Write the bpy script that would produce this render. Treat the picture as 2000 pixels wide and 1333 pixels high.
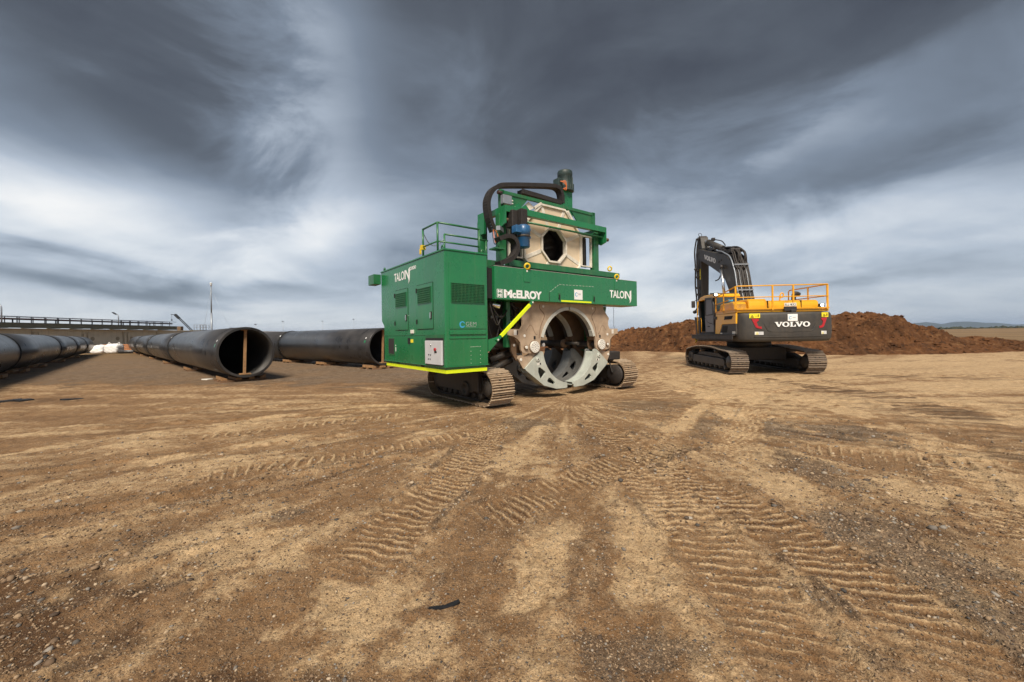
import bpy, bmesh, math, random
import numpy as np
from mathutils import Vector, Matrix

R = math.radians
scene = bpy.context.scene
for o in list(bpy.data.objects):
    bpy.data.objects.remove(o)
random.seed(7)

# ------------------------------------------------------------------ camera
CAM_H = 1.55
cam_data = bpy.data.cameras.new('camera')
cam = bpy.data.objects.new('camera', cam_data)
scene.collection.objects.link(cam)
cam.location = (0, 0, CAM_H)
ROLL = 0.0147
cam.rotation_euler = (Matrix.Rotation(R(90), 3, 'X') @ Matrix.Rotation(-ROLL, 3, 'Z')).to_euler()
cam_data.sensor_width = 36
cam_data.lens = 36 * 788.93 / 2000
cam_data.shift_y = -(666.5 - 653.35) / 2000
cam_data.clip_start = 0.05
cam_data.clip_end = 20000
scene.camera = cam

# ------------------------------------------------------------------ sun, exposure
SUN_EL, SUN_AZ = 50.0, 184.0          # azimuth clockwise from +Y (camera looks along +Y)
sun_data = bpy.data.lights.new('sun', 'SUN')
sun_data.energy = 1.4
sun_data.angle = R(20)
sun_data.color = (1.0, 0.90, 0.76)
sun = bpy.data.objects.new('sun', sun_data)
scene.collection.objects.link(sun)
sd = Vector((math.sin(R(SUN_AZ)) * math.cos(R(SUN_EL)), math.cos(R(SUN_AZ)) * math.cos(R(SUN_EL)), math.sin(R(SUN_EL))))
sun.rotation_euler = sd.to_track_quat('Z', 'Y').to_euler()
sun.location = (0, 0, 60)
vs = scene.view_settings
vs.view_transform = 'Standard'
vs.look = 'None'
vs.gamma = 1
vs.use_curve_mapping = False
vs.exposure = 1.95
SKY_GAIN = 0.278                       # cloud radiance, balanced against the exposure above

# ------------------------------------------------------------------ node helpers
class NT:
    def __init__(s, tree):
        s.t = tree
    def n(s, typ, **kw):
        nd = s.t.nodes.new(typ)
        for k, v in kw.items():
            if k == 'ins':
                for i, val in v.items():
                    sock = nd.inputs[i]
                    if isinstance(val, bpy.types.NodeSocket):
                        s.t.links.new(val, sock)
                    else:
                        sock.default_value = val
            else:
                setattr(nd, k, v)
        return nd
    def math(s, op, a, b=None, c=None, clamp=False):
        nd = s.t.nodes.new('ShaderNodeMath')
        nd.operation = op
        nd.use_clamp = clamp
        for i, val in enumerate((a, b, c)):
            if val is None:
                continue
            if isinstance(val, bpy.types.NodeSocket):
                s.t.links.new(val, nd.inputs[i])
            else:
                nd.inputs[i].default_value = val
        return nd.outputs[0]
    def mix(s, fac, a, b, blend='MIX'):
        nd = s.t.nodes.new('ShaderNodeMix')
        nd.data_type = 'RGBA'
        nd.blend_type = blend
        for sock, val in ((nd.inputs[0], fac), (nd.inputs[6], a), (nd.inputs[7], b)):
            if isinstance(val, bpy.types.NodeSocket):
                s.t.links.new(val, sock)
            elif isinstance(val, (tuple, list)):
                sock.default_value = (*val[:3], 1)
            else:
                sock.default_value = val
        return nd.outputs[2]
    def ramp(s, fac, stops, interp='LINEAR'):
        nd = s.t.nodes.new('ShaderNodeValToRGB')
        s.t.links.new(fac, nd.inputs[0])
        cr = nd.color_ramp
        cr.interpolation = interp
        while len(cr.elements) < len(stops):
            cr.elements.new(0.5)
        for e, (p, c) in zip(cr.elements, stops):
            e.position = p
            e.color = (*c[:3], 1) if isinstance(c, (tuple, list)) else (c, c, c, 1)
        return nd.outputs[0]
    def maprange(s, v, a, b, c=0.0, d=1.0, smooth=False):
        nd = s.t.nodes.new('ShaderNodeMapRange')
        if smooth:
            nd.interpolation_type = 'SMOOTHSTEP'
        s.t.links.new(v, nd.inputs[0])
        for i, val in enumerate((a, b, c, d)):
            nd.inputs[i + 1].default_value = val
        return nd.outputs[0]
    def link(s, a, b):
        s.t.links.new(a, b)

# ------------------------------------------------------------------ world: overcast sky with torn cloud
world = bpy.data.worlds.new('World')
scene.world = world
world.use_nodes = True
wt = world.node_tree
wt.nodes.clear()
W = NT(wt)
tc = W.n('ShaderNodeTexCoord')
sep = W.n('ShaderNodeSeparateXYZ', ins={0: tc.outputs['Generated']})
dx, dy, dz = sep.outputs
az = W.math('ARCTAN2', dx, dy)
el = W.math('ARCSINE', dz)
# cloud deck coordinates
den = W.math('ADD', W.math('MAXIMUM', dz, 0.0), 0.16)
qx = W.math('DIVIDE', dx, den)
qy = W.math('DIVIDE', dy, den)
qv = W.n('ShaderNodeCombineXYZ', ins={0: qx, 1: qy, 2: 0.0})
def noise(vec, rot, scl, scale, detail, rough, dist, off=(0, 0, 0)):
    mp = W.n('ShaderNodeMapping', ins={0: vec, 1: off, 2: (0, 0, rot), 3: scl})
    return W.n('ShaderNodeTexNoise', ins={'Vector': mp.outputs[0], 'Scale': scale, 'Detail': detail, 'Roughness': rough, 'Distortion': dist}).outputs[0]
n_big = noise(qv.outputs[0], R(27), (1.0, 0.60, 1), 0.55, 3.5, 0.5, 0.25, (3.1, 1.7, 0))
n_mid = noise(qv.outputs[0], R(-20), (1.1, 0.75, 1), 0.9, 6.0, 0.50, 0.45, (0.4, 7.7, 0))
n_fin = noise(qv.outputs[0], R(-62), (0.5, 1.6, 1), 2.2, 8.0, 0.55, 0.2, (5.2, 2.3, 0))
n_puf = noise(tc.outputs['Generated'], 0.3, (1.0, 1.0, 2.0), 2.9, 9.0, 0.60, 0.5, (1.2, 4.4, 0.7))
# azimuth and elevation bent by noise so that the patches have torn edges
azw = W.math('ADD', az, W.math('MULTIPLY', W.math('SUBTRACT', n_puf, 0.5), 0.36))
elw = W.math('ADD', el, W.math('MULTIPLY', W.math('SUBTRACT', n_mid, 0.5), 0.14))
aev = W.n('ShaderNodeCombineXYZ', ins={0: azw, 1: elw, 2: 0.0}).outputs[0]
# (azimuth deg, elevation deg, tilt deg, half width deg, half height deg, strength)
PATCHES = [
    (-26, 28, -8, 7.0, 14, 0.28), (-30, 39, 10, 10, 7, 0.18), (-22, 17, 10, 11, 6, 0.12),
    (-48, 12.5, 4, 12, 3.8, 0.36), (-29, 11, 24, 9, 2.6, 0.18), (-21, 14, 30, 8, 2.5, 0.09),
    (-44, 24, -14, 10, 6.0, -0.14), (-35, 17.5, -20, 8, 4.0, -0.13), (-52, 34, 0, 11, 8, -0.13),
    (-46, 6.4, -3, 13, 1.5, -0.34), (-33, 6.0, 0, 9, 1.4, -0.15), (-21, 8.5, 4, 9, 2.2, -0.06),
    (14, 31, 14, 18, 9, -0.15), (5, 22, 20, 12, 6, -0.05), (47, 33, 0, 14, 10, -0.20),
    (38, 21, 19, 12, 2.0, 0.15), (40, 16.4, 15, 12, 1.9, -0.15), (24, 16.8, 18, 9, 2.0, -0.05),
    (36, 11.0, 4, 18, 2.4, 0.20), (16, 11, 5, 9, 3, 0.05), (40, 6.0, 2, 14, 1.3, -0.16), (22, 4, 0, 12, 2.0, 0.12),
]
acc = 0.0
for (a0, e0, tl, sx, sy, amp) in PATCHES:
    mp = W.n('ShaderNodeMapping', vector_type='TEXTURE', ins={0: aev, 1: (R(a0), R(e0), 0), 2: (0, 0, R(tl)), 3: (R(sx), R(sy), 1)}).outputs[0]
    d2 = W.n('ShaderNodeVectorMath', operation='DOT_PRODUCT', ins={0: mp, 1: mp}).outputs['Value']
    acc = W.math('MULTIPLY_ADD', W.math('POWER', 0.36788, d2), amp, acc)
base = W.ramp(W.maprange(el, 0.0, R(60)), [(0.0, 0.80), (0.06, 0.76), (0.20, 0.60), (0.40, 0.38), (0.62, 0.23), (1.0, 0.28)])
bright = W.math('ADD', base, acc)
bright = W.math('ADD', bright, W.math('MULTIPLY', W.math('SUBTRACT', W.maprange(n_big, 0.32, 0.68), 0.5), 0.14))
bright = W.math('ADD', bright, W.math('MULTIPLY', W.math('SUBTRACT', n_mid, 0.5), 0.16))
bright = W.math('ADD', bright, W.math('MULTIPLY', W.math('SUBTRACT', W.maprange(n_puf, 0.32, 0.68), 0.5), 0.24))
bright = W.math('ADD', bright, W.math('MULTIPLY', W.math('SUBTRACT', n_fin, 0.5), 0.14), clamp=True)
cloud = W.ramp(bright, [(0.0, (0.045, 0.047, 0.055)), (0.22, (0.088, 0.099, 0.115)), (0.45, (0.195, 0.234, 0.290)), (0.68, (0.44, 0.50, 0.58)), (0.86, (0.70, 0.74, 0.78)), (1.0, (0.90, 0.90, 0.89))])
sky = W.n('ShaderNodeTexSky')
sky.sky_type = 'NISHITA'
sky.sun_disc = False
sky.sun_elevation = R(SUN_EL)
sky.sun_rotation = R(SUN_AZ)
sky.air_density = 1.0
sky.dust_density = 2.0
nis = W.n('ShaderNodeVectorMath', operation='SCALE', ins={0: sky.outputs[0], 'Scale': 0.05})
cl2 = W.n('ShaderNodeVectorMath', operation='SCALE', ins={0: cloud, 'Scale': SKY_GAIN})
skymix = W.mix(0.93, nis.outputs[0], cl2.outputs[0])
bg = W.n('ShaderNodeBackground', ins={0: skymix, 1: 1.0})
world.cycles.sampling_method = 'MANUAL'
world.cycles.sample_map_resolution = 512
wo = W.n('ShaderNodeOutputWorld')
W.link(bg.outputs[0], wo.inputs[0])

# ------------------------------------------------------------------ materials
MATS = {}
def mat(name, col, rough=0.5, metal=0.0, var=0.25, vscale=6.0, bump=0.0, bscale=60.0, dust=0.0, dustcol=(0.30, 0.20, 0.12), coat=0.0, emit=None, spec=0.5, streak=0.0):
    m = bpy.data.materials.new(name)
    m.use_nodes = True
    t = NT(m.node_tree)
    b = m.node_tree.nodes['Principled BSDF']
    tcn = t.n('ShaderNodeTexCoord').outputs['Object']
    nz = t.n('ShaderNodeTexNoise', ins={'Vector': tcn, 'Scale': vscale, 'Detail': 5.0, 'Roughness': 0.62}).outputs[0]
    dark = tuple(c * (1 - var) for c in col)
    lite = tuple(min(1, c * (1 + var * 0.6)) for c in col)
    c = t.mix(t.maprange(nz, 0.3, 0.7), dark, lite)
    rsock = t.maprange(nz, 0.3, 0.7, max(0.02, rough * 0.85), min(1, rough * 1.2))
    if streak:
        mp = t.n('ShaderNodeMapping', ins={0: tcn, 3: (9, 9, 0.5)})
        ns = t.n('ShaderNodeTexNoise', ins={'Vector': mp.outputs[0], 'Scale': 1.6, 'Detail': 4.0}).outputs[0]
        c = t.mix(t.maprange(ns, 0.52, 0.8, 0, streak), c, dustcol)
    if dust:
        geo = t.n('ShaderNodeNewGeometry')
        nrm = t.n('ShaderNodeSeparateXYZ', ins={0: geo.outputs['Normal']}).outputs[2]
        up = t.maprange(nrm, -0.2, 1.0, 0.35, 1.0)
        nd2 = t.n('ShaderNodeTexNoise', ins={'Vector': tcn, 'Scale': vscale * 1.7, 'Detail': 6.0, 'Roughness': 0.7}).outputs[0]
        f = t.math('MULTIPLY', t.math('MULTIPLY', up, t.maprange(nd2, 0.35, 0.65)), dust, clamp=True)
        c = t.mix(f, c, dustcol)
        rsock = t.math('ADD', rsock, t.math('MULTIPLY', f, 0.5), clamp=True)
    t.link(c, b.inputs['Base Color'])
    t.link(rsock, b.inputs['Roughness'])
    b.inputs['Metallic'].default_value = metal
    b.inputs['Specular IOR Level'].default_value = spec
    if coat:
        b.inputs['Coat Weight'].default_value = coat
        b.inputs['Coat Roughness'].default_value = 0.12
    if bump:
        nb = t.n('ShaderNodeTexNoise', ins={'Vector': tcn, 'Scale': bscale, 'Detail': 4.0}).outputs[0]
        bp = t.n('ShaderNodeBump', ins={'Strength': bump, 'Distance': 0.02, 'Height': nb})
        t.link(bp.outputs[0], b.inputs['Normal'])
    if emit:
        b.inputs['Emission Color'].default_value = (*emit[:3], 1)
        b.inputs['Emission Strength'].default_value = emit[3]
    MATS[name] = m
    return m

mat('green_paint', (0.009, 0.170, 0.056), 0.26, var=0.14, vscale=1.6, dust=0.10, coat=0.35, bump=0.10, bscale=2.2, streak=0.20, dustcol=(0.13, 0.19, 0.10))
mat('green_door', (0.011, 0.168, 0.058), 0.30, var=0.14, vscale=2.0, dust=0.08, coat=0.3, bump=0.08, bscale=2.5, streak=0.25, dustcol=(0.15, 0.19, 0.11))
mat('green_frame', (0.009, 0.135, 0.046), 0.38, var=0.22, vscale=4.0, dust=0.14, coat=0.2, streak=0.15)
mat('cream_panel', (0.70, 0.56, 0.40), 0.55, var=0.12, vscale=3.0, streak=0.12)
mat('cream_frame', (0.72, 0.66, 0.57), 0.5, var=0.2, vscale=7.0, streak=0.25)
mat('black_rubber', (0.016, 0.015, 0.016), 0.62, var=0.3, vscale=12, dust=0.12)
mat('dark_steel', (0.030, 0.028, 0.026), 0.55, var=0.4, vscale=7, dust=0.30, dustcol=(0.16, 0.105, 0.06))
mat('void_dark', (0.010, 0.010, 0.010), 0.8, var=0.2)
mat('muddy_steel', (0.16, 0.105, 0.062), 0.7, var=0.45, vscale=14, dust=0.5, dustcol=(0.34, 0.23, 0.13), bump=0.25, bscale=45)
mat('muddy_steel_ridge', (0.48, 0.365, 0.25), 0.5, metal=0.1, var=0.35, vscale=18, dust=0.4, dustcol=(0.50, 0.38, 0.25), bump=0.2, bscale=45)
mat('worn_steel', (0.085, 0.062, 0.046), 0.65, var=0.45, vscale=16, dust=0.4, dustcol=(0.22, 0.145, 0.085), bump=0.25, bscale=45)
mat('worn_steel_ridge', (0.27, 0.215, 0.165), 0.45, metal=0.15, var=0.35, vscale=18, dust=0.3, dustcol=(0.32, 0.23, 0.15), bump=0.2, bscale=45)
mat('chrome', (0.88, 0.89, 0.90), 0.28, metal=1.0, var=0.04)
mat('tan_plate', (0.44, 0.335, 0.24), 0.62, var=0.28, vscale=4.0, dust=0.25, dustcol=(0.36, 0.22, 0.11), streak=0.35, bump=0.08)
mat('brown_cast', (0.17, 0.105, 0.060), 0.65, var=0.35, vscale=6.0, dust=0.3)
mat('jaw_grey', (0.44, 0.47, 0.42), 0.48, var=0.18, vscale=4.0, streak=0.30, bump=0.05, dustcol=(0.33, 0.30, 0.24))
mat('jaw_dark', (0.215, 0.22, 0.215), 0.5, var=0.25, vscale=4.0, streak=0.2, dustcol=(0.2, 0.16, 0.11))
mat('liner_grey', (0.55, 0.56, 0.51), 0.5, var=0.12, vscale=6)
mat('disc_white', (0.74, 0.72, 0.66), 0.5, var=0.1, vscale=9)
mat('white_paint', (0.82, 0.83, 0.83), 0.45, var=0.05)
mat('grey_lettering', (0.35, 0.40, 0.38), 0.5, var=0.05)
mat('cyan_paint', (0.05, 0.36, 0.62), 0.4, var=0.25, vscale=9)
mat('box_grey', (0.55, 0.56, 0.58), 0.42, var=0.06, vscale=4, streak=0.08)
mat('hivis', (0.72, 0.86, 0.01), 0.5, var=0.06)
mat('safety_yellow', (0.75, 0.52, 0.02), 0.5, var=0.2, vscale=10, dust=0.15)
mat('label_yellow', (0.85, 0.72, 0.03), 0.45, var=0.05)
mat('motor_blue', (0.012, 0.105, 0.26), 0.4, var=0.25, vscale=9, dust=0.15, coat=0.2)
mat('motor_green', (0.018, 0.042, 0.042), 0.5, var=0.3, vscale=9, dust=0.12)
mat('red_paint', (0.42, 0.012, 0.018), 0.3, var=0.12, coat=0.5)
mat('orange_cable', (0.55, 0.14, 0.03), 0.5, var=0.2)
mat('excavator_grey', (0.038, 0.037, 0.036), 0.48, var=0.2, vscale=2.5, dust=0.34, streak=0.12, dustcol=(0.17, 0.13, 0.09), bump=0.03, bscale=90)
mat('excavator_yellow', (0.82, 0.405, 0.012), 0.36, var=0.08, vscale=2.5, dust=0.04, coat=0.3, dustcol=(0.6, 0.35, 0.1))
mat('rail_yellow', (0.74, 0.35, 0.010), 0.42, var=0.12, vscale=9, dust=0.08)
mat('cab_dark', (0.022, 0.022, 0.024), 0.5, var=0.2, vscale=5, dust=0.15)
mat('door_grey', (0.16, 0.16, 0.18), 0.45, var=0.2, vscale=5, dust=0.2)
mat('tinted_glass', (0.030, 0.050, 0.055), 0.08, var=0.1, coat=0.6)
mat('lamp_lit', (0.95, 0.9, 0.8), 0.3, var=0.02, emit=(1.0, 0.93, 0.78, 3.0))
mat('pipe_black', (0.028, 0.027, 0.028), 0.27, var=0.25, vscale=0.9, dust=0.26, dustcol=(0.19, 0.175, 0.165), bump=0.0)  # dust, plus the sky's reflection on the upper side put into the colour
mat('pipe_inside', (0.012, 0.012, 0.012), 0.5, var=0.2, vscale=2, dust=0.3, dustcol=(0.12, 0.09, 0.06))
mat('timber', (0.34, 0.19, 0.085), 0.75, var=0.4, vscale=9, bump=0.3, bscale=30)
mat('timber_old', (0.21, 0.115, 0.06), 0.8, var=0.45, vscale=9, bump=0.3, bscale=30)
mat('concrete', (0.58, 0.52, 0.41), 0.85, var=0.16, vscale=0.8, bump=0.2, bscale=9, streak=0.45, dustcol=(0.20, 0.165, 0.12))
mat('concrete_stain', (0.30, 0.255, 0.185), 0.9, var=0.3, vscale=3, bump=0.2, bscale=9)
mat('olive_steel', (0.12, 0.118, 0.08), 0.6, var=0.3, vscale=1.5, streak=0.3, dustcol=(0.12, 0.09, 0.05))
mat('rail_dark', (0.030, 0.034, 0.040), 0.55, var=0.3, vscale=4)
mat('rust_pipe', (0.045, 0.022, 0.020), 0.6, var=0.3, vscale=3)
mat('galvanised', (0.30, 0.33, 0.37), 0.42, metal=0.4, var=0.15, vscale=8)
mat('bag_white', (0.80, 0.79, 0.78), 0.75, var=0.08, vscale=6, bump=0.3, bscale=14)
mat('barrier_orange', (0.66, 0.28, 0.12), 0.6, var=0.15, vscale=9)
mat('hill_scrub', (0.07, 0.085, 0.08), 0.95, var=0.2, vscale=0.01)
mat('scrub_dark', (0.035, 0.04, 0.022), 0.95, var=0.4, vscale=0.2)
mat('asphalt_scrap', (0.012, 0.012, 0.014), 0.55, var=0.3, vscale=20)

# ------------------------------------------------------------------ mesh helpers
COL = scene.collection
class MB:
    """collects shapes, then links them as one mesh object"""
    def __init__(s):
        s.v, s.f, s.sm = [], [], []
    def add(s, vs_, fs_, smooth=False):
        o = len(s.v)
        s.v += [tuple(v) for v in vs_]
        s.f += [tuple(i + o for i in f) for f in fs_]
        s.sm += [smooth] * len(fs_)
        return s
    def box(s, x0, x1, y0, y1, z0, z1):
        v = [(x0, y0, z0), (x1, y0, z0), (x1, y1, z0), (x0, y1, z0), (x0, y0, z1), (x1, y0, z1), (x1, y1, z1), (x0, y1, z1)]
        return s.add(v, [(0, 3, 2, 1), (4, 5, 6, 7), (0, 1, 5, 4), (1, 2, 6, 5), (2, 3, 7, 6), (3, 0, 4, 7)])
    def bar(s, a, b, w, d, up=(0, 0, 1)):
        a, b = Vector(a), Vector(b)
        t = (b - a).normalized()
        up = Vector(up)
        if abs(t.dot(up)) > 0.98:
            up = Vector((0, 1, 0))
        r = t.cross(up).normalized() * (w / 2)
        n = r.cross(t).normalized() * (d / 2)
        v = [a - r - n, a + r - n, a + r + n, a - r + n, b - r - n, b + r - n, b + r + n, b - r + n]
        return s.add(v, [(0, 1, 2, 3), (7, 6, 5, 4), (0, 4, 5, 1), (1, 5, 6, 2), (2, 6, 7, 3), (3, 7, 4, 0)])
    def cyl(s, a, b, r0, r1=None, n=20, caps=True):
        r1 = r0 if r1 is None else r1
        a, b = Vector(a), Vector(b)
        t = (b - a).normalized()
        u = t.orthogonal().normalized()
        w = t.cross(u)
        v = []
        for p, r in ((a, r0), (b, r1)):
            for i in range(n):
                an = 2 * math.pi * i / n
                v.append(p + (u * math.cos(an) + w * math.sin(an)) * r)
        s.add(v, [(i, (i + 1) % n, n + (i + 1) % n, n + i) for i in range(n)], True)
        if caps:
            o = len(s.v) - 2 * n
            s.f += [tuple(o + i for i in reversed(range(n))), tuple(o + n + i for i in range(n))]
            s.sm += [False, False]
        return s
    def tube(s, pts, r, n=8, closed=False):
        pts = [Vector(p) for p in pts]
        m = len(pts)
        rings = []
        prev = None
        for i, p in enumerate(pts):
            if closed:
                t = (pts[(i + 1) % m] - pts[i - 1]).normalized()
            else:
                t = (pts[min(i + 1, m - 1)] - pts[max(i - 1, 0)]).normalized()
            u = t.orthogonal().normalized() if prev is None else (prev - t * prev.dot(t)).normalized()
            prev = u
            w = t.cross(u)
            rings.append([p + (u * math.cos(2 * math.pi * k / n) + w * math.sin(2 * math.pi * k / n)) * r for k in range(n)])
        v = [q for rg in rings for q in rg]
        fs_ = []
        for i in range(m if closed else m - 1):
            j = (i + 1) % m
            for k in range(n):
                fs_.append((i * n + k, i * n + (k + 1) % n, j * n + (k + 1) % n, j * n + k))
        if not closed:
            fs_.append(tuple(reversed(range(n))))
            fs_.append(tuple((m - 1) * n + k for k in range(n)))
        return s.add(v, fs_, True)
    def prism(s, pts, axis, a, b):
        """polygon pts (2D) extruded along axis from a to b; 2D order: x->(y,z) y->(x,z) z->(x,y)"""
        def P(p, h):
            return {'x': (h, p[0], p[1]), 'y': (p[0], h, p[1]), 'z': (p[0], p[1], h)}[axis]
        n = len(pts)
        v = [P(p, a) for p in pts] + [P(p, b) for p in pts]
        return s.add(v, [tuple(reversed(range(n))), tuple(range(n, 2 * n))] + [(i, (i + 1) % n, n + (i + 1) % n, n + i) for i in range(n)])
    def lathe(s, prof, c, axis, n=32):
        """prof: (radius, height) list; axis unit vector through c"""
        c, t = Vector(c), Vector(axis).normalized()
        u = t.orthogonal().normalized()
        w = t.cross(u)
        v = []
        for (r, h) in prof:
            for k in range(n):
                an = 2 * math.pi * k / n
                v.append(c + t * h + (u * math.cos(an) + w * math.sin(an)) * r)
        m = len(prof)
        fs_ = [(i * n + k, i * n + (k + 1) % n, (i + 1) * n + (k + 1) % n, (i + 1) * n + k) for i in range(m - 1) for k in range(n)]
        return s.add(v, fs_, True)
    def mesh(s, name):
        me = bpy.data.meshes.new(name)
        me.from_pydata(s.v, [], s.f)
        me.polygons.foreach_set('use_smooth', s.sm)
        bm = bmesh.new()
        bm.from_mesh(me)
        bmesh.ops.recalc_face_normals(bm, faces=bm.faces)
        bm.to_mesh(me)
        bm.free()
        me.update()
        return me
    def build(s, name, m, parent=None, bevel=0.0):
        return link_mesh(name, s.mesh(name), m, parent, bevel)

def link_mesh(name, me, m, parent=None, bevel=0.0):
    o = bpy.data.objects.new(name, me)
    if m and not me.materials:
        me.materials.append(MATS[m])
    COL.objects.link(o)
    if parent:
        o.parent = parent
    if bevel:
        md = o.modifiers.new('bevel', 'BEVEL')
        md.width = bevel
        md.segments = 2
        md.limit_method = 'ANGLE'
        md.angle_limit = R(40)
        md.harden_normals = False
    return o

def thing(name, label, cat, loc=(0, 0, 0), rz=0.0, group=None):
    o = bpy.data.objects.new(name, None)
    o.empty_display_size = 0.3
    COL.objects.link(o)
    o.location = loc
    o.rotation_euler = (0, 0, rz)
    return tag(o, label, cat, group)

def tag(o, label, cat, group=None):
    o['label'] = label
    o['category'] = cat
    if group:
        o['group'] = group
    return o

def structure(o):
    o['kind'] = 'structure'
    return o

def stuff(o):
    o['kind'] = 'stuff'
    return o

def curve_mesh(loops, depth):
    """2D closed loops (holes allowed) -> plate mesh in XY, z from -depth/2 to depth/2"""
    cu = bpy.data.curves.new('tmp', 'CURVE')
    cu.dimensions = '2D'
    cu.fill_mode = 'BOTH'
    cu.extrude = depth / 2
    for lp in loops:
        sp = cu.splines.new('POLY')
        sp.points.add(len(lp) - 1)
        for i, p in enumerate(lp):
            sp.points[i].co = (p[0], p[1], 0, 1)
        sp.use_cyclic_u = True
    ob = bpy.data.objects.new('tmp', cu)
    me = bpy.data.meshes.new_from_object(ob)
    bpy.data.objects.remove(ob)
    bpy.data.curves.remove(cu)
    return me

def remap(me, o, r, u):
    """move XY mesh into the frame: origin o, x->r, y->u, z->r x u"""
    o, r, u = Vector(o), Vector(r), Vector(u)
    n = r.cross(u).normalized()
    me.transform(Matrix(((r.x, u.x, n.x, o.x), (r.y, u.y, n.y, o.y), (r.z, u.z, n.z, o.z), (0, 0, 0, 1))))
    return me

def plate(name, loops, depth, o, r, u, m, parent, bevel=0.0):
    me = remap(curve_mesh(loops, depth), o, r, u)
    me.name = name
    return link_mesh(name, me, m, parent, bevel)

def text_mesh(s, bold=0.0, space=1.0, depth=0.004):
    cu = bpy.data.curves.new('tmp', 'FONT')
    cu.body = s
    cu.offset = bold
    cu.space_character = space
    cu.extrude = 0.0
    ob = bpy.data.objects.new('tmp', cu)
    me = bpy.data.meshes.new_from_object(ob)
    bpy.data.objects.remove(ob)
    bpy.data.curves.remove(cu)
    return me

def fit(me, w, h):
    co = np.empty(len(me.vertices) * 3)
    me.vertices.foreach_get('co', co)
    co = co.reshape(-1, 3)
    lo, hi = co.min(0), co.max(0)
    co[:, 0] = (co[:, 0] - lo[0]) / max(hi[0] - lo[0], 1e-6) * w
    co[:, 1] = (co[:, 1] - lo[1]) / max(hi[1] - lo[1], 1e-6) * h
    me.vertices.foreach_set('co', co.ravel())
    return me

def lettering(s, o, r, u, w, h, m, parent, bold=0.0, space=1.0, name='lettering'):
    me = fit(text_mesh(s, bold, space), w, h)
    remap(me, o, r, u)
    return link_mesh(name, me, m, parent)

def smooth_path(pts, n=8, closed=False):
    P = [Vector(p) for p in pts]
    m = len(P)
    out = []
    for i in range(m if closed else m - 1):
        g = lambda k: P[k % m] if closed else P[max(0, min(m - 1, k))]
        p0, p1, p2, p3 = g(i - 1), g(i), g(i + 1), g(i + 2)
        for j in range(n):
            t = j / n
            out.append(0.5 * (2 * p1 + (p2 - p0) * t + (2 * p0 - 5 * p1 + 4 * p2 - p3) * t * t + (3 * p1 - p0 - 3 * p2 + p3) * t ** 3))
    if not closed:
        out.append(P[-1])
    return out

def resample_closed(pts, n):
    P = [Vector(p) for p in pts]
    L = [0]
    for i in range(len(P)):
        L.append(L[-1] + (P[(i + 1) % len(P)] - P[i]).length)
    tot = L[-1]
    out = []
    k = 0
    for i in range(n):
        d = tot * i / n
        while L[k + 1] < d:
            k += 1
        t = (d - L[k]) / (L[k + 1] - L[k])
        out.append(P[k].lerp(P[(k + 1) % len(P)], t))
    return out, tot

def arc(cx, cy, r, a0, a1, n):
    return [(cx + r * math.cos(R(a0 + (a1 - a0) * i / n)), cy + r * math.sin(R(a0 + (a1 - a0) * i / n))) for i in range(n + 1)]

# ------------------------------------------------------------------ noise
_rng = np.random.RandomState(11)
_perm = _rng.permutation(512)
_perm = np.concatenate([_perm, _perm])
_ga = _rng.rand(512) * 2 * np.pi
_gx, _gy = np.cos(_ga), np.sin(_ga)
def perlin(x, y):
    xi, yi = np.floor(x).astype(np.int64), np.floor(y).astype(np.int64)
    xf, yf = x - xi, y - yi
    xi &= 511
    yi &= 511
    u = xf * xf * xf * (xf * (xf * 6 - 15) + 10)
    v = yf * yf * yf * (yf * (yf * 6 - 15) + 10)
    def g(a, b, fx, fy):
        h = _perm[_perm[a & 511] + (b & 511)]
        return _gx[h] * fx + _gy[h] * fy
    n00, n10 = g(xi, yi, xf, yf), g(xi + 1, yi, xf - 1, yf)
    n01, n11 = g(xi, yi + 1, xf, yf - 1), g(xi + 1, yi + 1, xf - 1, yf - 1)
    a, b = n00 + u * (n10 - n00), n01 + u * (n11 - n01)
    return (a + v * (b - a)) * 1.5
def fbm(x, y, octv=4, gain=0.5, lac=2.03):
    s, a = np.zeros_like(x), 1.0
    for i in range(octv):
        s += a * perlin(x + 17.3 * i, y - 9.1 * i)
        x, y, a = x * lac, y * lac, a * gain
    return s
def sstep(a, b, x):
    t = np.clip((x - a) / (b - a), 0, 1)
    return t * t * (3 - 2 * t)
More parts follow.
